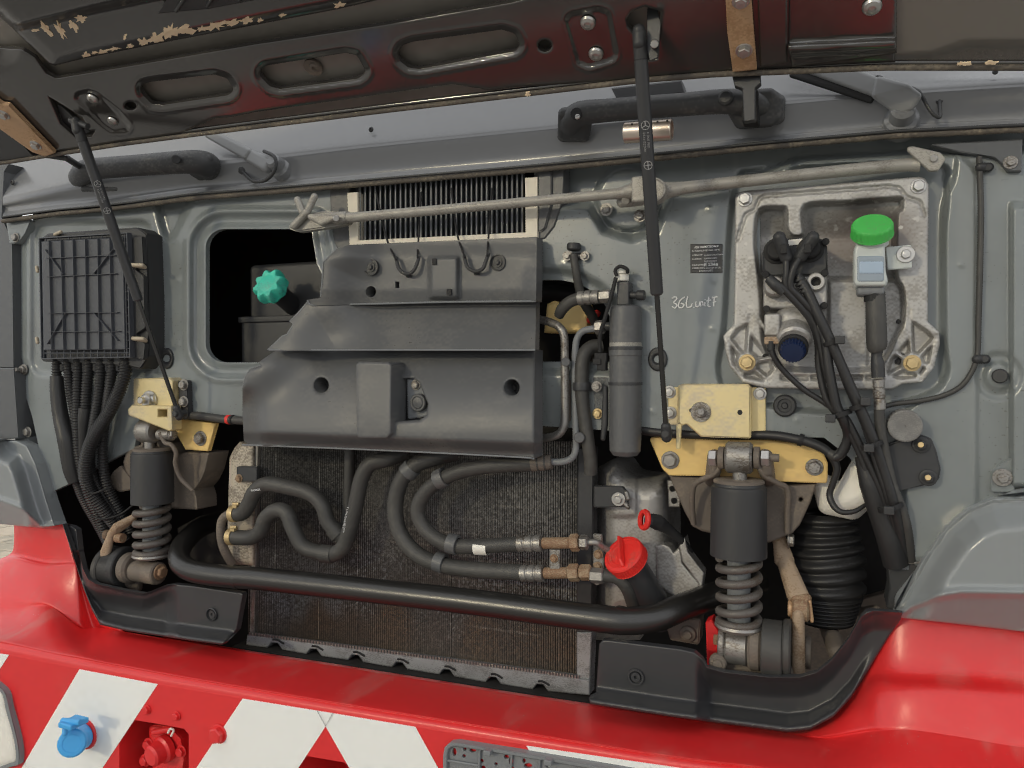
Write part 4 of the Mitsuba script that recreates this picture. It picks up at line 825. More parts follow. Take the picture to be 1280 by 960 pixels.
for pts, o in (([(384, 375.5, -.09), (392, 381.5, -.085), (430, 380.6, -.06), (480, 379.5, -.052), (560, 377.5, -.05), (670, 376.5, -.05)], 0), ([(336, 437.5, -.115), (360, 437.5, -.105), (420, 437.5, -.082), (500, 437.5, -.077), (669, 437.5, -.077)], 0)):
    put('lit_lip', sweep(path(pts, 8), .0018, 8), 'holder_plastic', SRD)  # paler than the shroud: light caught on the lip is coloured in
put('lit_lip', hose([(303, 556, -.055), (470, 562.5, -.088), (640, 571, -.088), (668, 573.5, -.08)], 1.1, 8), 'holder_plastic', SRD)

# ---------------------------------------------------------------- wiper linkage
WL = group('wiper_linkage', 'dirty cast wiper linkage rods running across above the filter')
put('left_rod', hose([(418, 273, -.055), (434, 272, -.055), (450, 271, -.055), (620, 256, -.05), (760, 243, -.05), (785, 240, -.05), (800, 238, -.05)], [8, 8, 6.2, 6.2, 6.6, 9, 12], 16), 'rod_metal', WL, smooth=True)
put('right_rod', hose([(826, 239, -.05), (842, 237, -.05), (870, 233, -.045), (1000, 219, -.035), (1120, 207, -.02), (1150, 206, -.02)], [12, 9, 7.5, 7.5, 8, 9], 16), 'rod_metal', WL, smooth=True)
put('crank', join(slab([(778, 252, -.03), (800, 250, -.03), (826, 236, -.03)], .010), rod(W(782, 251, -.038), W(782, 251, -.052), .007, 16)), 'rod_metal', WL)
put('joint_ring', lathe(W(818, 238, -.075), OUT, [(-.02, .019), (.006, .019), (.007, .0165), (.005, .015), (.005, 0)], 26), 'rod_metal', WL)
put('joint', rbox(W(800, 238, -.06), (.012, .012, .021), .004), 'rod_metal', WL)
put('end_bracket', plate(rpoly([(361, 286), (363, 279), (382, 268), (404, 264), (432, 265), (436, 279), (418, 283), (400, 286), (372, 290)], 3), -.056, .016, b=2.2), 'rod_metal', WL)
put('lever', slab([(368, 282, -.064), (384, 265, -.064)], .0075), 'rod_metal', WL)
put('lever', slab([(384, 265, -.064), (393, 246, -.058)], .0068), 'rod_metal', WL)
put('lever', slab([(388, 271, -.066), (402, 279, -.066), (420, 272, -.066)], .0055), 'rod_metal', WL)
put('lever', slab([(372, 250, -.05), (378, 265, -.058)], .007), 'rod_metal', WL)
put('pivot', rod(W(420, 273, -.066), W(420, 273, -.078), .006, 14), 'steel', WL)
put('end_plate', plate(rpoly([(1130, 184), (1142, 183), (1176, 191), (1182, 199), (1173, 213), (1162, 214), (1150, 203)], 3), -.034, .006, b=1.2), 'rod_metal', WL)
put('pivot', rod(W(1167, 198, -.034), W(1167, 198, -.039), .005, 14), 'steel', WL)
for x, y in ((758, 262), (800, 270)): put('bolt', bolt(x, y, .012 if x < 790 else .008, 5.5, washer=1.5), 'grey_metal', FW)

# ---------------------------------------------------------------- wiper arms
def wiper(label, arm, head, pivot, pr, tube):
    g = group('wiper_arm', label)
    put('arm', hull(*[(W(*p[:3]), p[3]) for p in arm]), 'wiper_paint', g, smooth=50)
    put('head', hull(*[(W(*p[:3]), p[3]) for p in head]), 'wiper_paint', g, smooth=60)
    c = W(*pivot); s = S(*pivot)
    put('pivot_cover', lathe(c + [0, .02, -.004], OUT + np.array([0, 0, .3]), [(0, pr * s * 1.2), (.012, pr * s * 1.15), (.022, pr * s * 1.05), (.026, pr * s * .8), (.045, pr * s * .72), (.05, pr * s * .5), (.05, 0)], 30), 'sill_paint', g)
    put('washer_tube', hose(tube, 2.2, 10), 'dark_plastic', g)
    t = tube[-1]; put('tube_grommet', lathe(W(*t), OUT, [(-.02, .011), (.002, .010), (.004, .006), (.004, 0)], 20), 'dark_plastic', g)
    return g
w1 = wiper('grey wiper arm at the left between handle and sill', [(252, 160, -.012, .004), (260, 170, -.014, .005), (282, 172, -.014, .004), (312, 190, -.02, .007), (308, 196, -.02, .007)], [(313, 191, -.015, .008), (311, 198, -.015, .008), (338, 204, -.025, .010), (334, 210, -.025, .010)], (350, 210, -.01), 13,
           [(330, 189, -.03), (342, 195, -.04), (345, 205, -.042), (341, 217, -.04), (330, 226, -.03), (316, 226, -.02), (305, 216, -.008), (303, 212, -.006)])
w2 = wiper('grey wiper arm at the right with its washer tube', [(985, 58, .0, .005), (978, 76, .0, .005), (1095, 101, -.036, .005), (1091, 116, -.034, .005)], [(1099, 101, -.040, .006), (1096, 118, -.038, .007), (1132, 111, -.048, .007), (1145, 121, -.048, .007), (1138, 132, -.042, .007), (1124, 138, -.034, .007)], (1127, 150, -.012), 19,
           [(1140, 110, -.02), (1150, 116, -.035), (1160, 134, -.04), (1168, 144, -.04), (1175, 146, -.035), (1175, 136, -.02), (1174, 124, -.005)])
put('shaded_underside', hull((W(1091, 121, -.028), .004), (W(1088, 126, -.026), .004), (W(1000, 91, -.004), .004), (W(990, 94, -.002), .004)), 'black', w2)  # shaded underside of the arm, painted as a separate black hull
put('seam_ring', band(1093, 111, -.006, 16, W(1140, 125, -.03) - W(1040, 95, .03), .004, .0), 'black', w2)

# ---------------------------------------------------------------- grab handles and steel sleeve
def handle(label, pts, r, foot):
    g = group('grab_handle', label)
    put('grip', hose(pts, r, 22), 'grip_plastic', g, smooth=True)
    for f in foot: put('foot', hull(*[(W(*p[:3]), p[3]) for p in f]), 'grip_plastic', g)
    return g
g1 = handle('black grab handle at the left below the flap', [(100, 222, .0), (106, 214, -.05), (120, 211, -.065), (170, 207, -.07), (225, 203, -.065), (246, 203, -.055), (258, 206, -.03), (262, 211, .0)], [13, 13, 13, 13, 14, 15, 16, 15], [[(102, 212, -.0, .012), (108, 236, .0, .012), (148, 236, .0, .008), (140, 226, 0, .008)], [(234, 199, -.058, .013), (260, 199, -.045, .011), (261, 213, -.03, .010), (252, 222, .0, .008), (262, 216, .01, .010), (242, 216, -.02, .008)]])
put('cap', rod(W(220, 199, -.09), W(220, 199, -.098), .009, 18), 'dark_plastic', g1)
g2 = handle('black grab handle at the right below the flap', [(714, 164, .01), (714, 152, -.045), (726, 142, -.065), (760, 138, -.07), (850, 131, -.07), (905, 127, -.07), (940, 130, -.06), (962, 136, -.03), (968, 142, .02)], [15, 15, 15, 14, 14, 15, 16, 14, 12], [[(705, 142, -.065, .010), (735, 139, -.065, .010), (704, 170, -.02, .010), (730, 170, -.02, .010), (705, 168, .0, .010), (730, 168, .0, .010)], [(908, 122, -.066, .010), (962, 117, -.060, .008), (972, 126, -.050, .008), (971, 146, -.045, .008), (962, 152, -.045, .008), (930, 153, -.050, .008), (922, 148, -.05, .008), (976, 126, .0, .008), (975, 148, .0, .008), (925, 155, .0, .008)]])
put('cap', lathe(W(907, 122, -.093), OUT, [(-.004, .0115), (.002, .011), (.004, .008), (.0045, 0)], 22), 'dark_plastic', g2)
put('screw_hole', join(lathe(W(720, 142, -.087), OUT, [(-.004, .0095), (.0005, .0095), (.0005, 0)], 20)), 'black', g2)
put('screw', torx(W(722, 146, -.0885), OUT, .0045), 'steel', g2)
put('hook_slot', plate(rrect(927, 112, 948, 152, 3), -.082, .03, b=1), 'black', g2)
put('screw_hole', lathe(W(970, 122, -.05), OUT + np.array([.5, 0, 0]), [(-.004, .006), (.003, .006), (.003, 0)], 16), 'black', g2)
put('latch_block', plate(poly([(764, 110), (852, 100), (857, 116), (772, 126)]), -.01, .03, b=1.5), 'tray_plastic', label='black latch block behind the right grab handle')
a, b = W(781, 166.5, -.115), W(840, 162, -.115)
s = np.linalg.norm(b - a); SV = put('steel_sleeve', lathe(a, b - a, [(0, .012), (0, .0148), (.001, .0158), (s - .001, .0158), (s, .0150), (s, .0128), (s - .03, .0125), (s - .03, 0)], 32), 'copper', label='short shiny steel sleeve behind the right gas strut')
for k, (x, y) in enumerate(((790, 155), (806, 153.5), (822, 152), (834, 151))): put('punch_mark', rod(W(x, y, -.128), W(x, y, -.131), .0016, 8), 'black', SV)
# ---------------------------------------------------------------- radiator
def core_col(p, n, uv):
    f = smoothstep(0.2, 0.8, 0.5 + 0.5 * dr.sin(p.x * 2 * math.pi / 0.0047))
    a = fbm(p.x * 6, p.z * 5, 3.0, 4); b = noise(p.x * 300, p.z * 300); st = noise(p.x * 16, p.z * 1.5)
    low = smoothstep(1.03, 0.945, p.z + 0.16 * (a - 0.5) + 0.10 * (st - 0.5))
    c = mix([0.108, 0.104, 0.098], [0.165, 0.160, 0.150], smoothstep(0.35, 0.7, a + 0.3 * (b - 0.5)))
    c = mix(c, [0.20, 0.215, 0.23], smoothstep(1.16, 1.04, p.z) * smoothstep(0.40, 0.75, a + 0.6 * (b - 0.5)))
    c = mix(c, mix([0.135, 0.098, 0.068], [0.105, 0.090, 0.077], st), low * (0.5 + 0.5 * smoothstep(0.2, 0.7, b + a - 0.3)))
    rows = smoothstep(0.90, 1.0, 0.5 + 0.5 * dr.sin(p.z * 2 * math.pi / 0.030)) * smoothstep(0.45, 0.7, noise(p.x * 9, p.z * 31))
    c = mix(c, [0.24, 0.225, 0.20], 0.5 * rows)
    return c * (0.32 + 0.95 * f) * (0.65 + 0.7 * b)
mat('core_mat', core_col, 0.7)
RD = group('radiator', 'dusty radiator core with rusty stains along its lower edge')
rc = poly([(312, 540), (724, 560), (724, 849), (312, 795)])
def core_y(x, y): return 0.0 * x
a0, a1 = W(310, 700, .05)[0], W(726, 700, .05)[0]
zt, zb = W(520, 545, .05)[2], None
n = int((a1 - a0) / 0.0047); xs = np.linspace(a0, a1, 2 * n + 1)
def zlow(x):  # lower edge of the core along the crimped strip
    pa, pb = W(312, 797, .05), W(724, 851, .05); return pa[2] + (pb[2] - pa[2]) * (x - pa[0]) / (pb[0] - pa[0])
v, f = [], []
for i, x in enumerate(xs):
    yy = .05 + (0.0035 if i % 2 else 0)
    v += [(x, yy, zt), (x, yy, zlow(x))]
for i in range(len(xs) - 1): f += [(2 * i, 2 * i + 1, 2 * i + 3), (2 * i, 2 * i + 3, 2 * i + 2)]
put('cooling_fins', mk(v, f), 'core_mat', RD, kind='stuff', smooth=False)
for x in (345, 400, 448, 510, 565, 618, 700): put('fin_joint', sweep([W(x, 568, .0505), W(x - 2, 790 + (x - 312) * .131 - 2, .0505)], .0009, 6), 'core_mat', RD)
put('side_bar', join(plate(poly([(318, 555), (323, 556), (318, 796), (312, 795)]), .04, .03, b=1)), 'grey_metal', RD)
put('side_plate', join(plate(poly([(722, 560), (742, 560), (740, 790), (721, 790)]), .036, .03, b=1.5)), 'tray_plastic', RD)
put('side_plate', join(plate(poly([(721, 790), (740, 790), (737, 866), (721, 858)]), .036, .03, b=1.5)), 'galvanised', RD)
nx = [(344, 806), (393, 814), (445, 821.5), (500, 830.5), (559, 839.5), (617, 849), (676, 858)]
top = [(309, 793.5), (737, 850)]; bt = [(308, 806)]
for x, y in nx: bt += [(x - 10, y + 3.5), (x - 5, y - 3), (x + 3, y - 2.5), (x + 9, y + 6)]
bt += [(737, 869)]
TK = put('tank_strip', plate(poly(top + bt[::-1]), .030, .03, b=1.2), 'galvanised', RD, label='galvanised crimped strip along the lower edge of the radiator')
tt = []
for i in range(112):
    x = 312 + i * 3.7; y = 794 + (x - 309) * .132
    tt.append(rbox(W(x, y - 1.5, .032), (.0014, .002, .0032), .0004) if False else plate(sg.box(x - .9, y - 4, x + .9, y + 1), .031, .004, b=0))
put('crimp_teeth', join(*tt), 'steel', TK, kind='stuff', smooth=False)
for x, y in nx: put('notch_slot', sweep(path([(x - 3, y - 6.5, .0295), (x + 3, y - 6, .0295), (x + 11, y - 1.5, .0295)], 5), .0022, 6), 'black', TK)
put('side_tank', relief(poly([(319, 556), (300, 552), (293, 560), (287, 572), (285, 640), (284, 705), (319, 707)]), .03, None, h=3, t=.05, rnd=(8, .015)), 'dusty_tank', RD, smooth=True, label='dusty cream side tank at the left of the radiator')
put('side_clip', plate(rpoly([(296, 583), (322, 583), (322, 602), (296, 602)], 2), .02, .01), 'tray_plastic', RD)
put('bolt', bolt(299, 598, .02, 4), 'rust', RD)
put('rusty_pipe', hose([(296, 643, .0), (284, 644, .0), (277, 652, .0), (276, 668, .0), (280, 686, .005), (290, 705, .02)], 5.5, 14), 'cast_dark', label='rusty pipe left of the radiator')
put('shadow_beam', join(plate(poly([(290, 808), (740, 878), (740, 900), (290, 840)]), .012, .05, b=2)), 'bay', label='near-black beam standing for the shadow below the radiator')  # shadow under the crimped strip, painted as a near-black beam

# ---------------------------------------------------------------- anti-roll bar
BR = .0228
bar = [(275, 650, .17), (250, 660, .10), (232, 676, .02), (224, 692, -.025), (228, 706, -.05), (246, 715, -.06), (290, 721, -.06), (330, 724, -.06), (560, 749, -.06), (740, 772, -.06), (785, 776, -.055), (820, 772, -.035), (850, 760, .0), (890, 745, .06), (950, 725, .14)]
AB = put('tilt_bar', sweep(path(bar, 10), BR, 28), 'bar_paint', smooth=True, label='thick black bent bar running across in front of the radiator')
for px, py in ((298, 722), (775, 775)):
    put('weld_ring', lathe(W(px, py, -.06 if px < 500 else -.0565) - EX * .006, EX, [(0, BR), (.003, BR * 1.018), (.009, BR * 1.018), (.012, BR)], 28), 'bar_paint', AB)
put('frame_member', relief(poly([(222, 660), (250, 645), (300, 640), (300, 720), (225, 720)]), .22, None, h=5, t=.1, rnd=(10, .03)), 'bay', label='dark chassis member behind the left end of the black bar')

# ---------------------------------------------------------------- coolant hoses on the left of the radiator
H1 = put('coolant_hose', hose([(290, 642, .0), (303, 641, .0), (311, 630, -.005), (319, 614, -.01), (334, 605, -.012), (360, 609, -.012), (388, 617, -.012), (403, 632, -.012), (410, 652, -.01), (424, 668, -.005), (428, 672, .0)], 9.5, 18), 'rubber', smooth=True, label='upper of the two bent black hoses at the left of the radiator')
H2 = put('coolant_hose', hose([(286, 671, .0), (312, 672, .0), (325, 665, -.006), (332, 648, -.01), (345, 638, -.012), (358, 641, -.012), (366, 660, -.012), (378, 682, -.01), (396, 690, -.008), (416, 692, -.005)], 9.5, 18), 'rubber', smooth=True, label='lower of the two bent black hoses at the left of the radiator')
H3 = put('coolant_hose', hose([(505, 566, .02), (484, 574, -.005), (463, 580, -.015), (452, 598, -.018), (445, 630, -.018), (437, 662, -.015), (429, 684, -.01), (416, 693, -.005), (408, 693, -.004)], 9.8, 18), 'rubber', smooth=True, label='black coolant hose with white print running down from the shroud')
put('coolant_hose', hose([(437, 560, .03), (436, 600, .03), (434, 640, .03), (430, 670, .02)], 6.5, 14), 'rubber', label='thin black hose behind the printed coolant hose')
put('joint_sleeve', hose([(402, 691.5, -.007), (410, 692.5, -.006), (416, 693, -.005)], 11.3, 18), 'rubber', H2)
put('joint_sleeve', hose([(416, 660, -.008), (424, 669, -.005)], 11.3, 18), 'rubber', H1)
for h_, x, y in ((H1, 293, 642), (H2, 290, 671)):
    ax_ = W(310, 642) - W(290, 642)
    put('hose_clamp', join(band(x, y, 0, 9.7, ax_, .013, .0012), rbox(W(x + 2, y - 10, -.004), (.006, .006, .005), .001)), 'gold', h_)
    put('clamp_screw', rod(W(x - 2, y - 12, -.008), W(x + 6, y - 12, -.008), .0035, 10), 'gold', h_)
def print_on(hose_pts, text, parent, i0, i1, side, hgt=.0042, off=None):
    a, b = W(*hose_pts[i0]), W(*hose_pts[i1]); ax_ = (b - a) / np.linalg.norm(b - a); o = CAM - a; o -= ax_ * np.dot(o, ax_); o /= np.linalg.norm(o)
    if side: ax_ = -ax_
    ey = np.cross(o, ax_)
    put('printing', letters(text, hgt, (b if side else a) + o * off, ax_, ey, .0004), 'white_print', parent, smooth=False)
print_on([(441, 611, -.018), (431, 657, -.0155)], '2 PHOENIX 0417 A', H3, 0, 1, True, .0036, .0166)
print_on([(436, 640, -.017), (431, 662, -.0155)], 'A 941 501', H3, 0, 1, True, .003, .0168)
print_on([(321, 613.5, -.011), (352, 609, -.0125)], 'PHOENIX', H1, 0, 1, False, .004, .017)

# ---------------------------------------------------------------- refrigerant hoses with fittings
A1 = [(570, 566, .02), (545, 572, -.005), (520, 581, -.02), (502, 600, -.025), (494, 632, -.025), (499, 664, -.025), (518, 690, -.025), (548, 705, -.025), (590, 712, -.025), (656, 716, -.022)]
A2 = [(690, 578, -.015), (660, 580, -.02), (600, 584, -.03), (560, 595, -.032), (533, 614, -.032), (522, 638, -.032), (531, 661, -.032), (552, 677, -.032), (580, 683, -.03), (650, 680, -.025)]
RH1 = put('refrigerant_hose', hose(A1, 10, 18), 'rubber', smooth=True, label='outer black refrigerant hose curving across the radiator')
RH2 = put('refrigerant_hose', hose(A2, 9.3, 18), 'rubber', smooth=True, label='inner black refrigerant hose curving across the radiator, with a small label')
for pts, i, fx, fy in ((A1, (2, 3), 512, 588), (A2, (3, 4), 551, 598), (A2, (7, 8), 566, 680), (A1, (6, 7), 550, 703)):
    a, b = W(*pts[i[0]]), W(*pts[i[1]])
    if (fx, fy) == (551, 598): a, b = W(570, 591, -.032), W(545, 602, -.032)
    if (fx, fy) == (566, 680): a, b = W(548, 675, -.032), W(580, 683, -.03)
    if (fx, fy) == (550, 703): a, b = W(535, 698, -.025), W(570, 709, -.025)
    put('hose_clip', band(fx, fy, pts[i[0]][2], 10.2, b - a, .019, .0028), 'black_plastic', RH1 if pts is A1 else RH2)
a, b = W(594, 684, -.0295), W(610, 684.5, -.0285)
put('sticker', lathe(a, b - a, [(0, 9.5 * S(600, 684, -.03)), (np.linalg.norm(b - a), 9.5 * S(600, 684, -.03))], 28), 'white_plastic', RH2, label='small white label round the inner refrigerant hose')
def pipe(a, b, rpx, m, parent, name, hexa=False, prof=None):
    A, B = W(*a), W(*b); r = rpx * S(*a); L = np.linalg.norm(B - A)
    if hexa: mesh = lathe(A, B - A, [(0, 0), (0, r * .85), (.002, r), (L - .002, r), (L, r * .85), (L, 0)], 6, phase=.4)
    elif prof: mesh = lathe(A, B - A, [(0, 0)] + [(L * t, r * k) for t, k in prof] + [(L, 0)], 26)
    else: mesh = rod(A, B, r, 22)
    return put(name, mesh, m, parent)
fer = [(0, .9), (.02, 1), (.25, 1), (.28, .9), (.34, .9), (.37, 1.02), (.6, 1.02), (.63, .9), (.68, .9), (.72, 1), (.98, 1), (1, .85)]
for h_, y0, xs_ in ((RH2, 679.5, (648, 678, 713, 724, 733)), (RH1, 717, (652, 680, 711, 724, 737))):
    pipe((xs_[0], y0, -.025), (xs_[1], y0 - .5, -.025), 10.5, 'grey_metal', h_, 'ferrule', prof=fer)
    pipe((xs_[1], y0 - .5, -.025), (xs_[2], y0 - 1, -.025), 7, 'rust', h_, 'fitting')
    pipe((xs_[2], y0 - 1, -.025), (xs_[3], y0 - 1.5, -.025), 11, 'rust', h_, 'union_nut', True)
    pipe((xs_[3] + 1, y0 - 1.5, -.025), (xs_[4] + 2, y0 - 1.5, -.025), 9.5 if h_ == RH2 else 10, 'grey_metal' if h_ == RH2 else 'rust', h_, 'union_nut', True)
pipe((738, 719, -.025), (755, 720, -.025), 9.5, 'grey_metal', RH1, 'union_nut', True)
put('clamp_bracket', join(plate(rpoly([(687, 687), (700, 687), (700, 712), (687, 712)], 1), -.030, .004)), 'grey_metal', RH1)
put('bolt', bolt(692.5, 698, -.031, 4), 'rust', RH1)
put('hose_end', hose([(754, 719, -.025), (770, 722, -.02), (782, 733, -.01), (790, 752, .01), (796, 775, .03)], 8, 16), 'rubber', RH1, smooth=True)
put('thin_pipe', hose([(735, 678, -.022), (745, 678, -.02), (753, 684, -.01), (765, 690, .0)], 4, 12), 'grey_metal', RH2)
put('pipe_bracket', join(plate(rpoly([(741, 667), (752, 668), (754, 690), (756, 728), (744, 732), (741, 720)], 2), -.008, .005)), 'grey_metal', label='small zinc bracket that carries the refrigerant fittings')
for x, y in ((748, 693), (747, 708)): put('bolt', bolt(x, y, -.009, 4.5), 'rust', 'fire_truck__pipe_bracket')
pipe((690, 577.5, -.015), (664, 580, -.02), 9.5, 'cast_dark', RH2, 'ferrule', prof=fer)
put('feed_pipe', hose([(688, 577.5, -.015), (704, 577, -.015), (715, 572, -.015), (719.5, 562, -.015), (720, 545, -.012), (719, 480, -.01), (719, 440, -.01), (722, 422, -.01), (731, 413, -.01), (752, 410, -.015)], 4.3, 14), 'holder_plastic', RH2, smooth=True)

# ---------------------------------------------------------------- pipes between shroud and receiver drier
put('curved_pipe', hose([(670, 398, .02), (688, 403, .0), (700, 410, -.01), (705.5, 424, -.012), (706, 470, -.012), (706, 520, -.012), (704, 535, -.012), (696, 544, -.01), (680, 547.5, .0), (665, 548, .02)], 5.2, 14), 'grey_metal', smooth=True, label='thin bent metal pipe right of the shroud')
put('pipe_clip', rod(W(707, 452.5, -.02), W(707, 452.5, -.03), .008, 20), 'black_plastic', 'fire_truck__curved_pipe')
put('pipe_clip', rod(W(724, 547, -.02), W(724, 547, -.03), .0095, 20), 'black_plastic', 'fire_truck__curved_pipe')
put('pipe_bracket', plate(sg.box(703, 475, 713, 526), -.006, .008), 'cast_dark', 'fire_truck__curved_pipe')
BH = put('black_hose', hose([(752, 432, .01), (738, 435, .0), (729, 448, -.01), (727, 480, -.012), (729, 510, -.012), (734, 545, -.01), (738, 575, -.005), (738, 592, -.0)], [9, 9, 9, 9, 8.5, 8.5, 8.2, 8.2], 18), 'rubber', smooth=True, label='thick black hose hanging left of the receiver drier')
put('hose_clamp', join(band(727, 483, -.012, 9.6, [0, 0, 1], .014, .002), plate(rpoly([(715, 477), (746, 478), (746, 488), (715, 489)], 2), -.010, .003)), 'tray_plastic', BH)
put('bolt', bolt(746, 483, -.014, 5), 'grey_metal', BH)
put('upper_hose', hose([(717, 318, -.01), (720, 340, -.01), (724, 360, .0), (730, 378, .01), (742, 398, .04), (752, 420, .08)], [5, 5, 5.5, 6, 6, 6], 16), 'rubber', label='black hose with end cap above the round opening')
put('end_cap', rod(W(717, 313, -.012), W(717.5, 304, -.012), 8.5 * S(717, 310), 22), 'dark_plastic', 'fire_truck__upper_hose')
put('clamp_plate', slab([(709, 321, -.004), (732, 320, -.004)], .006), 'tray_plastic', 'fire_truck__upper_hose')
for x in (709, 731): put('bolt', bolt(x, 320, -.009, 4, washer=1.5), 'grey_metal', 'fire_truck__upper_hose')
EL = put('elbow_hose', hose([(742, 370, -.015), (728, 372, -.015), (713, 377, -.015), (703, 386, -.01), (699, 394, .0)], [7.5, 7.5, 7.5, 7.5, 6.5], 18), 'rubber', smooth=True, label='black elbow hose with ribbed ferrule beside the receiver drier')
pipe((723, 373, -.015), (749, 371, -.015), 9, 'grey_metal', EL, 'ferrule', prof=fer)
pipe((749, 371, -.015), (764, 370, -.015), 8.5, 'grey_metal', EL, 'union_nut', True)
# receiver drier
D0, D1 = W(782, 382, -.02), W(783, 571, -.02); s = S(782, 470, -.02); R = 20 * s; L = D0[2] - D1[2]
RDR = group('receiver_drier', 'upright dark grey receiver drier cylinder right of the shroud')
put('body', lathe(D0, [0, 0, -1], [(0, 0), (0, R * .75), (.003, R * .93), (.010, R), (.14 * L, R), (L * .28, R), (L * .285, R * 1.03), (L * .33, R * 1.04), (L * .335, R), (L * .88, R), (L * .96, R * .96), (L * .99, R * .75), (L, R * .3), (L, 0)], 40), 'black_plastic', RDR)
for k in (.275, .505): put('hose_band', lathe(D0 - [0, 0, L * k], [0, 0, -1], [(0, R), (0, R * 1.06), (.005, R * 1.06), (.005, R)], 40), 'tray_plastic', RDR)
put('head_block', box_px(771, 352, 786, 381, -.035, .03, .002), 'tray_plastic', RDR)
put('pressure_switch', join(rod(W(778, 352, -.02), W(778, 343, -.02), .011, 22), rod(W(778, 343, -.02), W(778, 339, -.02), .0125, 22)), 'white_plastic', RDR)
put('switch_cable', hose([(771, 345, -.035), (769, 338, -.035), (775, 333, -.035), (783, 336, -.035), (785, 341, -.03)], 2.3, 10), 'black', RDR)
put('switch_cable', hose([(770, 347, -.04), (764, 370, -.045), (757, 395, -.045), (750, 420, -.04), (750, 440, -.035)], 2.6, 10), 'black', RDR)
put('valve', join(rod(W(786, 369, -.025), W(799, 369, -.025), .006, 16), rod(W(796, 369, -.025), W(806, 369, -.025), .0085, 16)), 'dark_plastic', RDR)
pipe((744, 409.5, -.017), (756, 408.5, -.017), 9, 'grey_metal', RDR, 'union_nut', True)
pipe((756, 408, -.017), (766, 408, -.017), 5.5, 'tray_plastic', RDR, 'stub')
put('connector', join(rbox(W(752, 447, -.03), (.011, .008, .008), .002), rbox(W(753, 456, -.03), (.008, .008, .010), .002), rbox(W(747, 452, -.035), (.007, .006, .005), .001)), 'black', RDR)
put('retaining_strip', slab([(757, 485, -.02), (757, 530, -.02), (754, 548, -.02)], .0045), 'dark_plastic', RDR)
put('mounting_plate', plate(rpoly([(740, 470), (762, 470), (762, 526), (742, 526)], 2), .0, .01), 'tray_plastic', RDR)
put('bolt', bolt(747, 517, -.002, 5), 'gold', RDR)
put('stain', lathe(D0 - [0, 0, L * .245], [0, 0, -1], [(0, R * 1.003), (.006, R * 1.003)], 40), 'rod_metal', RDR)
# things behind the opening and below it
put('yellow_bracket', relief(poly(spl([(684, 380), (694, 376), (704, 380), (712, 378), (722, 372), (733, 380), (735, 400)]).tolist() + [(735, 416), (680, 416)]), .055, None, h=4, t=.04, rnd=(4, .006)), 'bright_yellow', smooth=True, label='yellow painted part glimpsed through the round opening right of the shroud')
put('red_lever', slab([(738, 400, .055), (746, 392, .06)], .007), 'red_cap', label='small red part behind the receiver drier pipes')
put('engine_tube', hose([(660, 362, .16), (700, 366, .16), (745, 372, .18)], 12, 14), 'dark_plastic')
put('floor_panel', relief(poly([(672, 452), (770, 452), (770, 532), (672, 530)]), .03, None, h=6, t=.02), 'wall_paint', label='grey panel piece seen between shroud and receiver drier')
# intercooler end tank
ic = poly(spl([(745, 596), (756, 580), (768, 574), (778, 580), (790, 594), (812, 598), (834, 600), (838, 640), (838, 690), (828, 745), (790, 775), (745, 770), (743, 690)], True))
IC = put('intercooler_tank', relief(ic, .06, lambda x, y: .02 * sstep(762, 748, x) - .006 * sstep(0, 5, sdist(rrect(756, 590, 798, 648, 6), x, y)), h=3, t=.1, rnd=(26, .06)), 'cast_alu', smooth=True, label='cast aluminium end tank at the right of the radiator')
ST = put('strap', plate(rpoly([(742, 607), (778, 608), (785, 616), (785, 634), (742, 634)], 2), .03, .006, b=1.2), 'tray_plastic', IC, label='black strap bolted to the cast end tank')
put('bolt', bolt(773, 624, .029, 5.5, washer=1.6), 'steel', ST)
put('strap_hook', join(slab([(783, 616, .03), (785, 623, .03)], .004), slab([(782, 630, .03), (785, 634, .03)], .004)), 'grey_metal', ST)
put('rear_duct', relief(poly([(738, 720), (800, 690), (830, 760), (800, 800), (738, 800)]), .14, None, h=5, t=.1, rnd=(20, .04)), 'cast_alu', smooth=True, label='cast housing low behind the red oil filler cap')
# oil filler
OF = group('oil_filler', 'black oil filler tube with a large red screw cap')
a, b = W(786, 704, .0), W(832, 778, .06); put('tube', rod(a + (a - b) * .05, b, 20 * S(790, 710), 30), 'tray_plastic', OF)
ax_ = (a - b) / np.linalg.norm(a - b); ax_ = ax_ + np.array([-.08, -.36, .05]); ax_ /= np.linalg.norm(ax_)
r = 26.5 * S(783, 690); o = W(785, 700, -.01)
put('cap', cap_mesh(o - ax_ * .004, ax_, [(0, .0001, 0), (0, r * .96, 0), (.0015, r, 0), (.002, r, 1), (.019, r, 1), (.020, r, 0), (.023, r * .95, 0), (.024, r * .8, 0), (.0232, r * .78, 0), (.0232, r * .6, 0), (.0222, r * .57, 0), (.0225, .0001, 0)], 44, .03, 352), 'red_cap', OF, label='large red screw cap of the oil filler')
u = np.cross(ax_, [1.0, .25, .1]); u /= np.linalg.norm(u)
put('cap_grip', hull(*[(o + ax_ * .022 + u * q * r, .0035) for q in (-.75, .85)], *[(o + ax_ * .029 + u * q * r, .0026) for q in (-.55, .8)]), 'red_cap', OF)
DS = group('dipstick', 'red ringed dipstick handle right of the cast end tank')
c = W(808, 650, .0); ax2 = np.array([-.75, -.6, .15])
put('ring', lathe(c, ax2, [(0, .012), (0, .017), (.004, .0185), (.008, .017), (.008, .011), (.004, .010)], 30), 'red_cap', DS)
put('handle', hose([(811, 650, .0), (822, 653, .02), (836, 662, .04), (852, 676, .06), (862, 690, .08)], [8, 10, 6.5, 5, 5], 16), 'dark_plastic', DS)
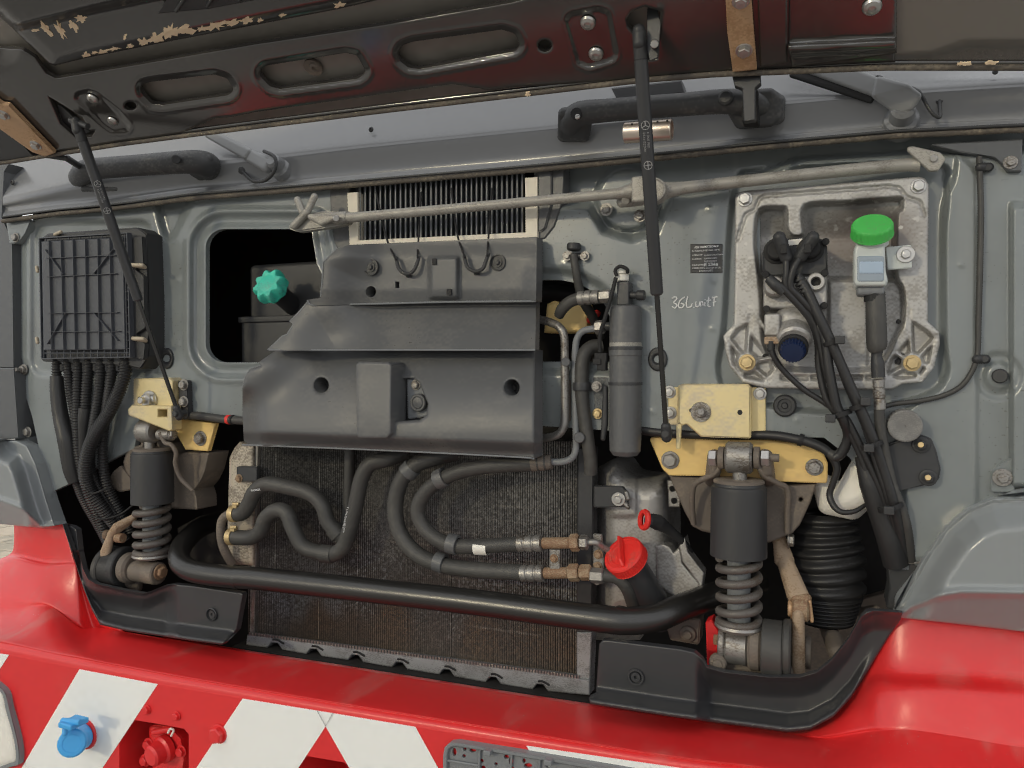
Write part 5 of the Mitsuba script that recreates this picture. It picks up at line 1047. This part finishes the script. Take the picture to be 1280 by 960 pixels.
put('engine_bracket', join(relief(poly([(819, 682), (830, 680), (838, 684), (842, 691), (848, 685), (851, 688), (853, 704), (875, 730), (871, 742), (843, 746), (822, 733)]), .06, None, h=3, t=.03, rnd=(3, .003)),
    relief(poly([(849, 683), (856, 672), (860, 690), (880, 716), (877, 738), (872, 742), (874, 730), (853, 702)]), .055, None, h=3, t=.03, rnd=(2, .002))), 'cast_alu', smooth=True, label='cast aluminium engine bracket above the right end of the black bar')
put('perforated_plate', plate(poly([(834, 600), (852, 600), (850, 634), (836, 634)]).difference(circ(841, 611, 3.5)).difference(circ(843, 626, 3.5)), .06, .004), 'grey_metal', label='small perforated plate behind the right yellow plate')
put('bar_mount', join(plate(rpoly([(832, 780), (846, 770), (876, 774), (874, 806), (838, 800)], 3), .03, .04, b=2), lathe(W(860, 792, .028), OUT, [(0, .014), (.004, .013), (.006, .008), (.010, .007), (.010, 0)], 24)), 'cast_dark', label='dark rubber mount below the right end of the black bar')
# ---------------------------------------------------------------- right cab mount
YR = put('mounting_plate', plate(rpoly([(811, 547), (845, 545), (960, 550), (1012, 557), (1030, 568), (1035, 580), (1034, 604), (975, 602), (880, 595), (836, 594), (828, 586)], 3), .012, .01, b=1.2), 'yellow_paint', label='wide yellow mounting plate behind the right shock absorber')
put('bolt', bolt(838, 575, .012, 9, washer=1.25), 'grey_metal', YR)
put('bolt', bolt(1018, 584, .012, 8.5, washer=1.25), 'grey_metal', YR)
GR = group('latch_bracket', 'gold zinc latch bracket above the right shock absorber')
put('front_plate', plate(rpoly([(848, 482), (852, 480), (935, 480), (938, 484), (938, 548), (876, 546), (858, 530), (852, 532), (848, 528)], 1.5), -.030, .03, b=1.6), 'zinc', GR)
put('side_tab', plate(rpoly([(834, 484), (848, 484), (848, 532), (836, 530)], 1), -.006, .012, b=1), 'zinc', GR)
put('side_tab', plate(rpoly([(938, 484), (957, 485), (957, 549), (938, 549)], 1), -.006, .012, b=1), 'zinc', GR)
put('lower_tab', plate(rpoly([(845, 530), (852, 530), (850, 561), (845, 561)], 1), -.028, .006, b=.8), 'zinc', GR)
for x, y in ((837, 490), (838, 516), (950, 492)): put('bolt', bolt(x, y, -.006, 6.2, washer=1.3), 'steel', GR)
put('bolt', join(lathe(W(876, 515, -.0302), OUT, [(0, .0165), (.003, .016), (.003, 0)], 28), nut(W(876, 515, -.033), .0095, washer=0), rod(W(876, 515, -.033), W(876, 515, -.049), .0055, 16)), 'grey_metal', GR)
put('rivet_hole', rod(W(925, 515.5, -.0305), W(925, 515.5, -.029), 3.2 * S(925, 515), 14), 'black', GR)
put('rivet_hole', rod(W(864, 513, -.0305), W(864, 513, -.029), 2.6 * S(864, 515), 14), 'black', GR)
LM = put('cable_loom', hose([(800, 537, .005), (830, 541, .004), (900, 544, .004), (960, 544, -.005), (995, 549, -.01), (1022, 557, -.012), (1038, 568, -.014), (1046, 585, -.012), (1042, 602, -.008), (1037, 618, -.004), (1042, 632, -.01), (1052, 640, -.014), (1068, 639, -.012), (1082, 631, -.005)],
                             [6, 6, 6, 6, 6, 6, 5.5, 4.5, 4, 4, 4, 3.5, 3, 2.5], 14), 'cable_skin', smooth=True, label='black cable loom passing behind the right bracket to the white filler neck')
put('cable_tie', band(1001, 550, -.0105, 6.4, W(1010, 553) - W(990, 547), .007, .0015), 'black', LM)
put('tape_joint', hose([(1036, 566, -.016), (1046, 570, -.018), (1056, 560, -.016), (1060, 548, -.012)], [5, 7, 6, 4], 12), 'rubber', LM)
RSH = cab_shock(924, 572, 603, 694, 33.5, 923.5, 700, 777, 29, 5.4, 5.0, -.03, 'right cab shock absorber with black sleeve and bare coil spring')
EB = group('eye_bolt', 'bolt and nuts through the upper eye of the right shock absorber', RSH)
for x0, x1, r, hx in ((886, 896, 10.5, True), (898, 906, 14, False), (942, 950, 14, False), (951, 962, 10.5, True), (962, 974, 5, False)):
    a = W(x0, 572, -.03); b = W(x1, 572, -.03); b[2] = a[2]; rr = r * S(x0, 572, -.03)
    put('nut' if hx else 'spacer_ring' if x0 != 962 else 'thread', lathe(a, b - a, [(0, 0), (0, rr * .9), (.001, rr), (b[0] - a[0] - .001, rr), (b[0] - a[0], rr * .9), (b[0] - a[0], 0)], 6 if hx else 24), 'steel' if hx else 'cast_dark', RSH, smooth=False if hx else 30)
used.discard(EB); labels.pop(EB, None)
FR2 = put('cast_bracket', relief(poly([(836, 594), (884, 596), (892, 600), (892, 667), (878, 664), (866, 658), (856, 640)]), .025, None, h=3, t=.06, rnd=(3, .004)), 'cast_dark', smooth=True, label='brown cast fork that holds the right shock absorber')
put('arm', relief(poly([(953, 596), (966, 604), (982, 607), (1021, 604), (1013, 628), (1000, 656), (990, 667), (962, 678), (955, 678)]).difference(circ(1001, 624.5, 2.6)), .02, None, h=2.6, t=.06, rnd=(3, .004)), 'cast_dark', FR2, smooth=True)
for pts in ([(900, 574, -.028), (898, 586, -.028), (890, 594, -.024), (876, 600, -.018), (867, 608, -.012), (865, 630, .0), (867, 655, .012)], [(948, 574, -.028), (950, 586, -.028), (958, 596, -.022), (972, 604, -.01), (984, 612, .0), (984, 640, .01), (984, 666, .015)]):
    put('rim', hose(pts, 3.6, 12), 'cast_dark', FR2)
for sx in (893, 957): put('ear', slab([(sx, 570, -.028), (sx, 588, -.02), (sx + (4 if sx > 900 else -4), 600, .02)], .011), 'cast_dark', FR2)
LV2 = group('lower_pivot', 'dirty pivot with rubber bush below the right shock absorber')
put('eye', xcyl(907, 936, 806, -.03, 22), 'grey_metal', LV2)
put('flange', xcyl(899, 907, 803, -.03, 21), 'grey_metal', LV2)
put('flange', xcyl(936, 953, 808, -.03, 28, .3), 'cast_dark', LV2)
put('rubber_bush', xcyl(953, 979, 810, -.03, 36, .04), 'rubber', LV2)
put('cover_disc', xcyl(979, 989, 810, -.03, 36, .06), 'rubber', LV2)
put('bolt', nut(W(899, 800, -.03), .009, ax=-EX), 'rust', LV2)
put('bolt', lathe(W(897, 829, -.055), OUT, [(-.01, .014), (.0, .014), (.003, .012), (.003, .008), (.006, .007), (.006, 0)], 12), 'cast_dark', LV2)
put('base', slab([(905, 832, -.02), (985, 840, -.02), (985, 845, .04), (905, 840, .04)], .012), 'cast_dark', LV2)
put('red_bracket', plate(poly([(882, 778), (890, 774), (900, 790), (900, 838), (884, 836)]), .0, .03, b=2), 'red_paint', label='red bracket edge left of the right lower pivot')
RL = group('rusty_link', 'rusty forked link right of the right shock absorber')
put('upper_arm', join(hull((W(972, 664, .05), .009), (W(978, 700, .04), .013), (W(985, 700, .04), .010)), hull((W(980, 698, .04), .013), (W(992, 744, .0), .011), (W(1005, 744, .0), .008))), 'tan_rust', RL)
put('clevis', join(xcyl(991, 1011, 760, -.005, 15, .12), slab([(994, 748, -.005), (1008, 748, -.005), (1008, 770, -.005), (994, 770, -.005)], .008)), 'rust', RL)
put('pin_end', xcyl(985, 991, 760, -.005, 10), 'strap_rust', RL)
put('split_pin', slab([(1012, 752, -.01), (1015, 776, -.01)], .003), 'strap_rust', RL)
put('lower_arm', hull((W(998, 768, -.02), .009), (W(998, 800, -.02), .010), (W(998, 845, -.02), .010)), 'tan_rust', RL)
put('bolt', nut(W(985, 675, .03), .010, ax=EX, washer=1.4), 'grey_metal', RL)
put('end_disc', xcyl(1006, 1014, 815, .01, 20, .2), 'cast_dark', RL)
# bellows
c = W(1031, 640, .10); s = S(1031, 700, .10); prof = []
def add(y0, y1, r0, r1, n_, amp):
    for i in range(n_):
        for t in np.linspace(0, 1, 9)[:-1]:
            q = (i + t) / n_; yy = y0 + (y1 - y0) * q; rr = r0 + (r1 - r0) * q
            prof.append(((yy - 640) * s, (rr - amp * (0.5 + 0.5 * math.cos(t * 2 * math.pi)) ** 1.5) * s))
add(640, 692, 36, 46, 4, 7); add(692, 742, 47, 47, 3, 7); add(742, 776, 44, 33, 7, 3.0); prof += [(137 * s, 32 * s), (139 * s, 0)]
m = lathe(c, [.02, 0, -1], prof, 48); v = m.vertices; v[:, 2] += 0.006 * np.sin((v[:, 0] - c[0]) * 24) * np.clip((c[2] - v[:, 2]) / .06, 0, 1) * np.clip((c[2] - .14 - v[:, 2]) / -.05, 0, 1)
put('bellows', m, 'cable_skin', smooth=True, label='large black ribbed rubber bellows at the lower right')
put('steering_arm', join(slab([(1035, 785, .12), (1042, 800, .05), (1046, 815, .02)], .014), slab([(1075, 765, .14), (1095, 762, .13), (1100, 775, .12)], .008)), 'cast_dark', label='dirty steering joint below the black bellows')
put('chassis_floor', plate(poly([(1000, 770), (1110, 740), (1120, 790), (1060, 850), (880, 860), (885, 830)]), .20, .02), 'cast_dark', label='dirty chassis part behind the right lower pivot')
put('wheel_arch', quadbox(W(1060, 600, .25)[0], W(1180, 600, .25)[0], .25, .27, .8, 1.5), 'bay')

# ---------------------------------------------------------------- cast control unit
cu = poly([(919, 247), (923, 241), (932, 238.5), (1040, 230), (1148, 221), (1156, 223), (1161, 231), (1160, 320), (1160, 402), (1174, 415), (1175, 430), (1167, 460), (1153, 478), (1128, 480), (1115, 487), (1040, 487), (957, 485), (928, 478), (912, 458), (907, 441), (904, 420), (917, 405), (918.5, 340)])
pocket = poly(spl([(948, 262), (978, 258), (984, 262), (986, 290), (1003, 292), (1005, 256), (1060, 251), (1125, 246), (1129, 252), (1128, 263), (1122, 272), (1121, 340), (1130, 362), (1131, 400), (1120, 425), (1108, 450), (1088, 463), (1040, 465), (985, 463), (962, 450), (952, 425), (950, 380), (946, 330), (943, 300)], True, 5))
ribL = [((934, 453), (911, 424)), ((934, 453), (938, 396)), ((934, 453), (966, 447)), ((934, 453), (960, 475)), ((934, 453), (926, 474)), ((908, 422), (916, 410)), ((962, 420), (950, 400))]
ribR = [((1140, 454), (1136, 388)), ((1140, 454), (1172, 420)), ((1140, 454), (1164, 458)), ((1140, 454), (1110, 470)), ((1140, 454), (1118, 440)), ((1140, 454), (1150, 474))]
earL = poly([(911, 424), (920, 411), (936, 402), (942, 420), (964, 448), (968, 462), (955, 478), (930, 473), (915, 455)])
earR = poly([(1168, 421), (1158, 411), (1140, 400), (1133, 425), (1112, 448), (1106, 470), (1126, 475), (1150, 472), (1162, 455)])
botp = poly([(975, 468), (1105, 469), (1105, 476), (975, 476)])
def seg_d(a, b, x, y):
    ax_, ay = a; bx, by = b; t = np.clip(((x - ax_) * (bx - ax_) + (y - ay) * (by - ay)) / ((bx - ax_) ** 2 + (by - ay) ** 2), 0, 1)
    return np.hypot(x - ax_ - t * (bx - ax_), y - ay - t * (by - ay))
inner_line = sg.LineString([(921, 300), (932, 268), (944, 262), (948, 250), (955, 245), (1110, 233), (1124, 235), (1134, 247), (1150, 252), (1156, 270)])
def cu_y(x, y):
    o = (0.026 + 0.026 * sstep(250, 300, y) * sstep(354, 350, y) * sstep(350, 346, y + 6 * (x < 1034))) * sstep(-1, 6, sdist(pocket, x, y)) + 0.006 * sstep(330, 354, y) * sstep(1, 6, sdist(pocket, x, y)) * sstep(1080, 1086, x) * 0
    o = o + 0.006 * sstep(349, 353, y) * sstep(1034, 1038, x) * sstep(0, 6, sdist(pocket, x, y)) * -1 - .006 * sstep(1082, 1086, x) * sstep(340, 350, y) * sstep(0, 6, sdist(pocket, x, y)) * -1
    o = o + 0.012 * sstep(0, 4, sdist(earL, x, y)) + 0.012 * sstep(0, 4, sdist(earR, x, y)) + 0.008 * sstep(0, 3, sdist(botp, x, y))
    for a, b in ribL + ribR:
        r_ = sstep(4.0, 1.8, seg_d(a, b, x, y)); o = o * (1 - r_) + (0.001) * r_
    for x0 in (990, 1012, 1035, 1058, 1080): o = o - 0.007 * sstep(3, 1, np.abs(x - x0)) * sstep(0, 3, sdist(botp, x, y))
    for a, b in ((934, 453), (1140, 454)): k = np.hypot(x - a, y - b); r_ = sstep(15, 12, k); o = o * (1 - r_) - 0.002 * r_
    d = shapely.distance(inner_line, shapely.points(x, y)); o = o + 0.004 * sstep(2.4, 0.8, d)
    return o
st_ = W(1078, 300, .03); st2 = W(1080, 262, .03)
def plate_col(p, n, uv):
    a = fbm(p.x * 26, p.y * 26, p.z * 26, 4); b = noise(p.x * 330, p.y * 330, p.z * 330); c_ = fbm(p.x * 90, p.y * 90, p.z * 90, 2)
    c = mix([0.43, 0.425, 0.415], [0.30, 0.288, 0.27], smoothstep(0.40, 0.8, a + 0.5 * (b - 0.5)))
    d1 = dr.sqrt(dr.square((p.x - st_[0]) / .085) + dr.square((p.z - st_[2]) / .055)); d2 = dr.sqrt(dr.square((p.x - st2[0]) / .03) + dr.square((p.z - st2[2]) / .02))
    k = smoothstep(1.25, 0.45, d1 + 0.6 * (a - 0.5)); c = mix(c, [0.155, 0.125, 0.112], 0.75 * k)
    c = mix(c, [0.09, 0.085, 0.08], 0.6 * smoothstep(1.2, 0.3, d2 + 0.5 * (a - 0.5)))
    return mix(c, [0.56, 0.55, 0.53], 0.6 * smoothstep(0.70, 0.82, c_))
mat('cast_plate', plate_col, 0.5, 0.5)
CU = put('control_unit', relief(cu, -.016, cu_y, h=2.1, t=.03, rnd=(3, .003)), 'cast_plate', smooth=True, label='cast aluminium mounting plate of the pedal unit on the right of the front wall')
for x, y in ((931, 249), (1148, 233)): put('bolt', bolt(x, y, -.016, 7.5, washer=1.25), 'steel', CU)
for x, y in ((934, 453), (1140, 454)): put('bolt', bolt(x, y, -.018, 8, washer=1.3), 'gold', CU, label='gold coloured hexagon bolt in the cast ear')
for x, y, r in ((957, 446, 4), (962, 437, 3), (1127, 446, 4.5), (1122, 452, 3.5), (1123, 402, 3)): put('hole', rod(W(x, y, -.004), W(x, y, -.0105), r * S(x, y), 14), 'black', CU)
VB = group('valve_block', 'pedal valve block with black double connector and blue-ringed vent')
put('connector_base', plate(rpoly([(953, 316), (958, 306), (968, 300), (1018, 295), (1030, 300), (1034, 308), (1035, 336), (1026, 344), (962, 346), (954, 338)], 4), -.042, .05, b=2.5), 'dark_plastic', VB)
for x, y in ((971, 314), (1013, 312)):
    s = S(x, y, -.045); put('round_socket', lathe(W(x, y, -.042), OUT, [(0, 16 * s), (.003, 16 * s), (.004, 14 * s), (.004, 12.5 * s), (.016, 12 * s), (.018, 10 * s), (.018, 0)], 30), 'black', VB)
for a, b in (((974, 297), (983, 322)), ((1016, 297), (1001, 320))):
    c = slab([(*a, -.072), (*b, -.064)], .0095); put('plug', c, 'dark_plastic', VB)
    q = ((a[0] + b[0]) / 2 + 1, (a[1] + b[1]) / 2 + 2); put('latch', rbox(W(*q, -.079), (.005, .003, .007), .001), 'black', VB)
put('sticker', plate(poly([(985, 300), (1003, 298), (1003, 305), (986, 307)]), -.044, .002, b=0), 'white_plastic', VB)
for x, y in ((957, 343), (1031, 341), (958, 386), (1030, 382), (1032, 302)): put('screw', rod(W(x, y, -.04), W(x, y, -.052), .0055, 14), 'black', VB)
put('body', join(box_px(954, 347, 1034, 384, -.038, .06, .004)), 'cast_alu', VB, smooth=40)
put('port', join(rod(W(968, 362, -.03), W(968, 357, -.062), .0155, 26), ), 'grey_metal', VB)
put('port', lathe(W(1020, 353, -.036), OUT, [(0, .0145), (.012, .0135), (.014, .012), (.014, .0075), (.002, .007), (.002, 0)], 26), 'cast_alu', VB)
put('port_hole', rod(W(1020, 353, -.0385), W(1020, 353, -.0383), .0068, 18), 'black', VB)
put('solenoid', join(box_px(955, 392, 975, 420, -.05, .05, .004), box_px(957, 412, 975, 430, -.045, .04, .003)), 'cast_alu', VB, smooth=40)
put('solenoid_foot', box_px(955, 421, 974, 430, -.052, .02, .002), 'tan_rust', VB)
put('valve_housing', join(hull((W(988, 400, -.02), .024), (W(1006, 398, -.02), .022)), rod(W(992, 412, -.02), W(992, 428, -.05), .026, 30)), 'cast_alu', VB, smooth=40)
a = W(992, 432, -.045); axv = np.array([-.02, -.9, -.42]); r = 18 * S(992, 436, -.06)
put('vent_collar', lathe(a, axv, [(0, r * .9), (0, r), (.012, r), (.014, r * .92), (.014, r * .6)], 32), 'black', VB)
put('vent_cap', cap_mesh(a + axv * .008, axv, [(0, r * .9, 1), (.016, r * .84, 1), (.020, r * .74, 1), (.021, r * .3, .6), (.021, .0001, 0)], 22, .12, 176), 'navy', VB, label='dark blue ribbed vent cap')
# reservoir
RS = group('fluid_reservoir', 'small frosted fluid reservoir with a bright green cap')
scene['frosted'] = {'type': 'twosided', 'bsdf': {'type': 'principled', 'base_color': rgb(.46, .49, .475), 'roughness': .25, 'specular': .5, 'clearcoat': .4}}
scene['blue_fluid'] = {'type': 'twosided', 'bsdf': {'type': 'principled', 'base_color': rgb(.24, .29, .34), 'roughness': .2, 'specular': .5, 'clearcoat': .5}}
mat('pale_blue', (.33, .42, .53), .25, specular=.5)
put('bottle', relief(rpoly([(1067, 312), (1071, 304), (1106, 306), (1107, 338), (1110, 352), (1107, 358), (1070, 358), (1067, 354)], 3), -.075, None, h=2.4, t=.05, rnd=(4, .006)), 'frosted', RS, smooth=True)
put('fluid', relief(rrect(1071.5, 320, 1105, 352, 3), -.0765, lambda x, y: 0 * x, h=2.5, t=.004, rnd=(2, .001)), 'blue_fluid', RS, smooth=True, label='pale blue fluid level showing through the bottle')
put('fluid_band', relief(rrect(1074, 327, 1104, 342, 2), -.0775, None, h=2.5, t=.003, rnd=(2, .001)), 'pale_blue', RS, smooth=True)
put('neck', rod(W(1090, 309, -.055), W(1090, 296, -.06), .022, 28), 'frosted', RS)
put('foot', box_px(1071, 357, 1106, 368, -.065, .04, .005), 'holder_plastic', RS, smooth=40)
axc = np.array([-.02, -.66, .75]); axc /= np.linalg.norm(axc); r = 24.8 * S(1090, 285, -.08)
o = W(1090, 290, -.065); n = 120; th = np.arange(n)
put('cap', cap_mesh(o - axc * .004, axc, [(0, .001, 0), (0, r * 1.02, 0), (.002, r * 1.02, 0), (.003, r, 1), (.013, r, 1), (.016, r * .97, .5), (.018, r * .9, 0), (.018, r * .86, 0), (.0172, r * .84, 0), (.0172, .0001, 0)], 20, .035, 160), 'green_cap', RS, label='bright green round screw cap')
TB = put('mounting_tab', plate(rpoly([(1107, 309), (1139, 306), (1140, 335), (1110, 337)], 2), -.042, .006, b=1), 'frosted', RS)
put('bolt', bolt(1132, 318, -.043, 6.2, washer=1.7), 'steel', RS)
OH = group('reservoir_hose', 'black sleeved hose running down from the fluid reservoir')
put('band', band(1093, 372, -.05, 11, [0, 0, 1], .012, .001), 'black', OH)
put('sleeve', hose([(1094, 366, -.05), (1095, 400, -.052), (1096, 430, -.052), (1097, 437, -.05)], [11.5, 12.2, 12.2, 10], 20), 'rubber', OH, smooth=True)
put('connector', hose([(1097, 433, -.05), (1096, 446, -.05), (1097, 455, -.05), (1098, 472, -.05)], [7, 6.5, 8, 8], 18), 'dark_plastic', OH)
pipe((1098, 474, -.05), (1100, 512, -.048), 7, 'grey_metal', OH, 'ferrule', prof=fer)
put('hose', hose([(1099, 508, -.048), (1100, 530, -.045), (1106, 565, -.04), (1115, 605, -.035), (1128, 640, -.03), (1134, 665, -.02), (1138, 700, .0)], 6.2, 16), 'rubber', OH, smooth=True)
# cable harness
CH = group('cable_harness', 'bundle of black cables tied together running down beside the cast unit')
for pts, r in (([(983, 322, -.066), (983, 340, -.068), (983, 358, -.066), (1000, 378, -.06), (1018, 405, -.055), (1027, 440, -.05), (1036, 475, -.05), (1050, 512, -.045), (1062, 530, -.042), (1084, 575, -.035), (1104, 620, -.03), (1116, 660, -.02), (1124, 700, .0)], 4.2),
               ([(1001, 320, -.066), (992, 336, -.07), (988, 358, -.068), (1000, 372, -.064), (1025, 400, -.058), (1040, 430, -.055), (1058, 480, -.05), (1080, 530, -.045), (1096, 580, -.04), (1112, 630, -.034), (1128, 700, -.005)], 4.2),
               ([(997, 345, -.056), (1008, 362, -.06), (1022, 392, -.062), (1040, 430, -.06), (1064, 485, -.055), (1086, 535, -.05), (1104, 585, -.042), (1120, 640, -.034), (1132, 700, -.0)], 6.2),
               ([(965, 352, -.07), (976, 358, -.068), (990, 372, -.064), (1012, 398, -.056), (1022, 425, -.045), (1024, 460, -.04), (1034, 500, -.04), (1056, 530, -.038), (1074, 565, -.03), (1090, 610, -.026), (1108, 660, -.015), (1120, 700, .0)], 4.6),
               ([(1016, 400, -.05), (1030, 420, -.054), (1036, 460, -.055), (1045, 505, -.052), (1054, 525, -.048), (1060, 545, -.03), (1052, 566, -.022), (1044, 572, -.02)], 6.0)):
    put('cable', hose(pts, r, 14), 'cable_skin', CH, smooth=True)
put('cable', hose([(964, 430, -.045), (967, 445, -.045), (980, 464, -.04), (1005, 487, -.035), (1030, 503, -.034), (1052, 520, -.036)], 3.6, 12), 'cable_skin', CH, smooth=True)
put('cable_end', hose([(964, 426, -.048), (964, 437, -.046)], 4.6, 12), 'dark_plastic', CH)
put('cable_end', hose([(961, 348, -.066), (969, 356, -.068), (979, 366, -.066)], [6, 7, 5], 12), 'dark_plastic', CH)
for i in range(4): put('strain_relief', band(999 + i * 2.6, 350 + i * 4.5, -.058, 7, W(1020, 392) - W(1005, 360), .0035, .0005), 'dark_plastic', CH)
for x, y, r, yy, tx in ((1040, 428, 11, -.06, (10, -3)), (1050, 518, 14, -.05, (-12, 5)), (1074, 508, 11, -.056, (8, -6)), (1090, 556, 13, -.052, (-4, 4)), (1113, 634, 15, -.042, (-2, 4))):
    ax_ = W(1104, 585) - W(1064, 485)
    put('cable_tie', join(band(x, y, yy + .004, r * .92, ax_, .007, .0014)), 'black', CH)
    put('tie_head', rbox(W(x + tx[0], y + tx[1], yy - r * .0011), (.007, .005, .006), .0015), 'dark_plastic', CH)
put('protective_sleeve', hose([(1078, 570, -.02), (1088, 605, -.02), (1100, 640, -.015), (1112, 675, -.01), (1120, 705, .0)], [9, 13, 14, 15, 15], 16), 'cable_skin', CH, smooth=True)
CB = put('connector_box', plate(rpoly([(1110, 702), (1150, 702), (1146, 730), (1128, 768), (1108, 760), (1112, 735)], 2), .0, .06, b=2), 'dark_plastic', label='black connector box at the lower end of the cable harness')
put('rim', hose([(1110, 702, -.004), (1149, 703, -.004), (1148, 690, -.002)], 1.3, 8), 'grey_metal', CB)
put('tag', plate(sg.box(1128, 707, 1136, 712), -.002, .002, b=0), 'holder_plastic', CB)
# white filler neck
WN = group('washer_filler', 'white plastic washer filler neck behind the cable harness')
put('neck', hull((W(1078, 566, .03), .008), (W(1090, 590, .03), .018), (W(1056, 626, .03), .021), (W(1078, 618, .03), .024)), 'white_plastic', WN, smooth=True)
put('base', hull((W(1030, 606, .06), .018), (W(1036, 630, .06), .018), (W(1064, 634, .06), .020), (W(1080, 628, .06), .012)), 'white_plastic', WN, smooth=True)
# knob, mounting plate, right-hand details
KB = put('mount_plate', plate(rpoly([(1100, 560), (1120, 552), (1150, 543), (1164, 548), (1170, 562), (1176, 586), (1174, 598), (1168, 604), (1130, 612), (1112, 620)], 4), -.022, .03, b=2.2), 'tray_plastic', label='black mounting plate with two nuts right of the cable harness')
for x, y in ((1151, 556), (1160, 597)): put('nut', join(lathe(W(x, y, -.022), OUT, [(0, .0125), (.004, .012), (.005, .010), (.005, 0)], 24), nut(W(x, y, -.027), .0075, washer=1.15)), 'dark_plastic', KB); put('stud', rod(W(x, y, -.027), W(x, y, -.039), .0042, 14), 'gold', KB)
r = 20.5 * S(1133, 528, -.04); KN = put('rubber_knob', cap_mesh(W(1128, 530, .0), OUT, [(0, r * .95, 0), (.012, r, 1), (.042, r, 1), (.046, r * .96, 0), (.047, r * .88, 0), (.046, r * .5, 0), (.046, r * .06, 0), (.0445, .0001, 0)], 26, .06, 208), 'grey_rubber', label='round ribbed black rubber knob below the cast unit')
TC2 = put('thin_cable', hose([(1224, 196, -.012), (1226, 260, -.012), (1225, 330, -.012), (1223, 400, -.012), (1222, 440, -.012), (1216, 462, -.012), (1202, 482, -.012), (1180, 494, -.012), (1150, 501, -.012), (1118, 505, -.014), (1100, 510, -.02)], [3.6, 3.6, 3.6, 3.6, 3.2, 3.2, 3.2, 3.2, 3.2, 3, 3], 12), 'rubber', smooth=True, label='thin black cable clipped down the right of the front wall')
for x, y in ((1229, 209), (1225, 449)): put('cable_clip', join(slab([(x - 4, y, -.014), (x + 7, y, -.006)], .0065), rod(W(x + 6, y, -.012), W(x + 6, y, -.017), .005, 14)), 'dark_plastic', TC2)
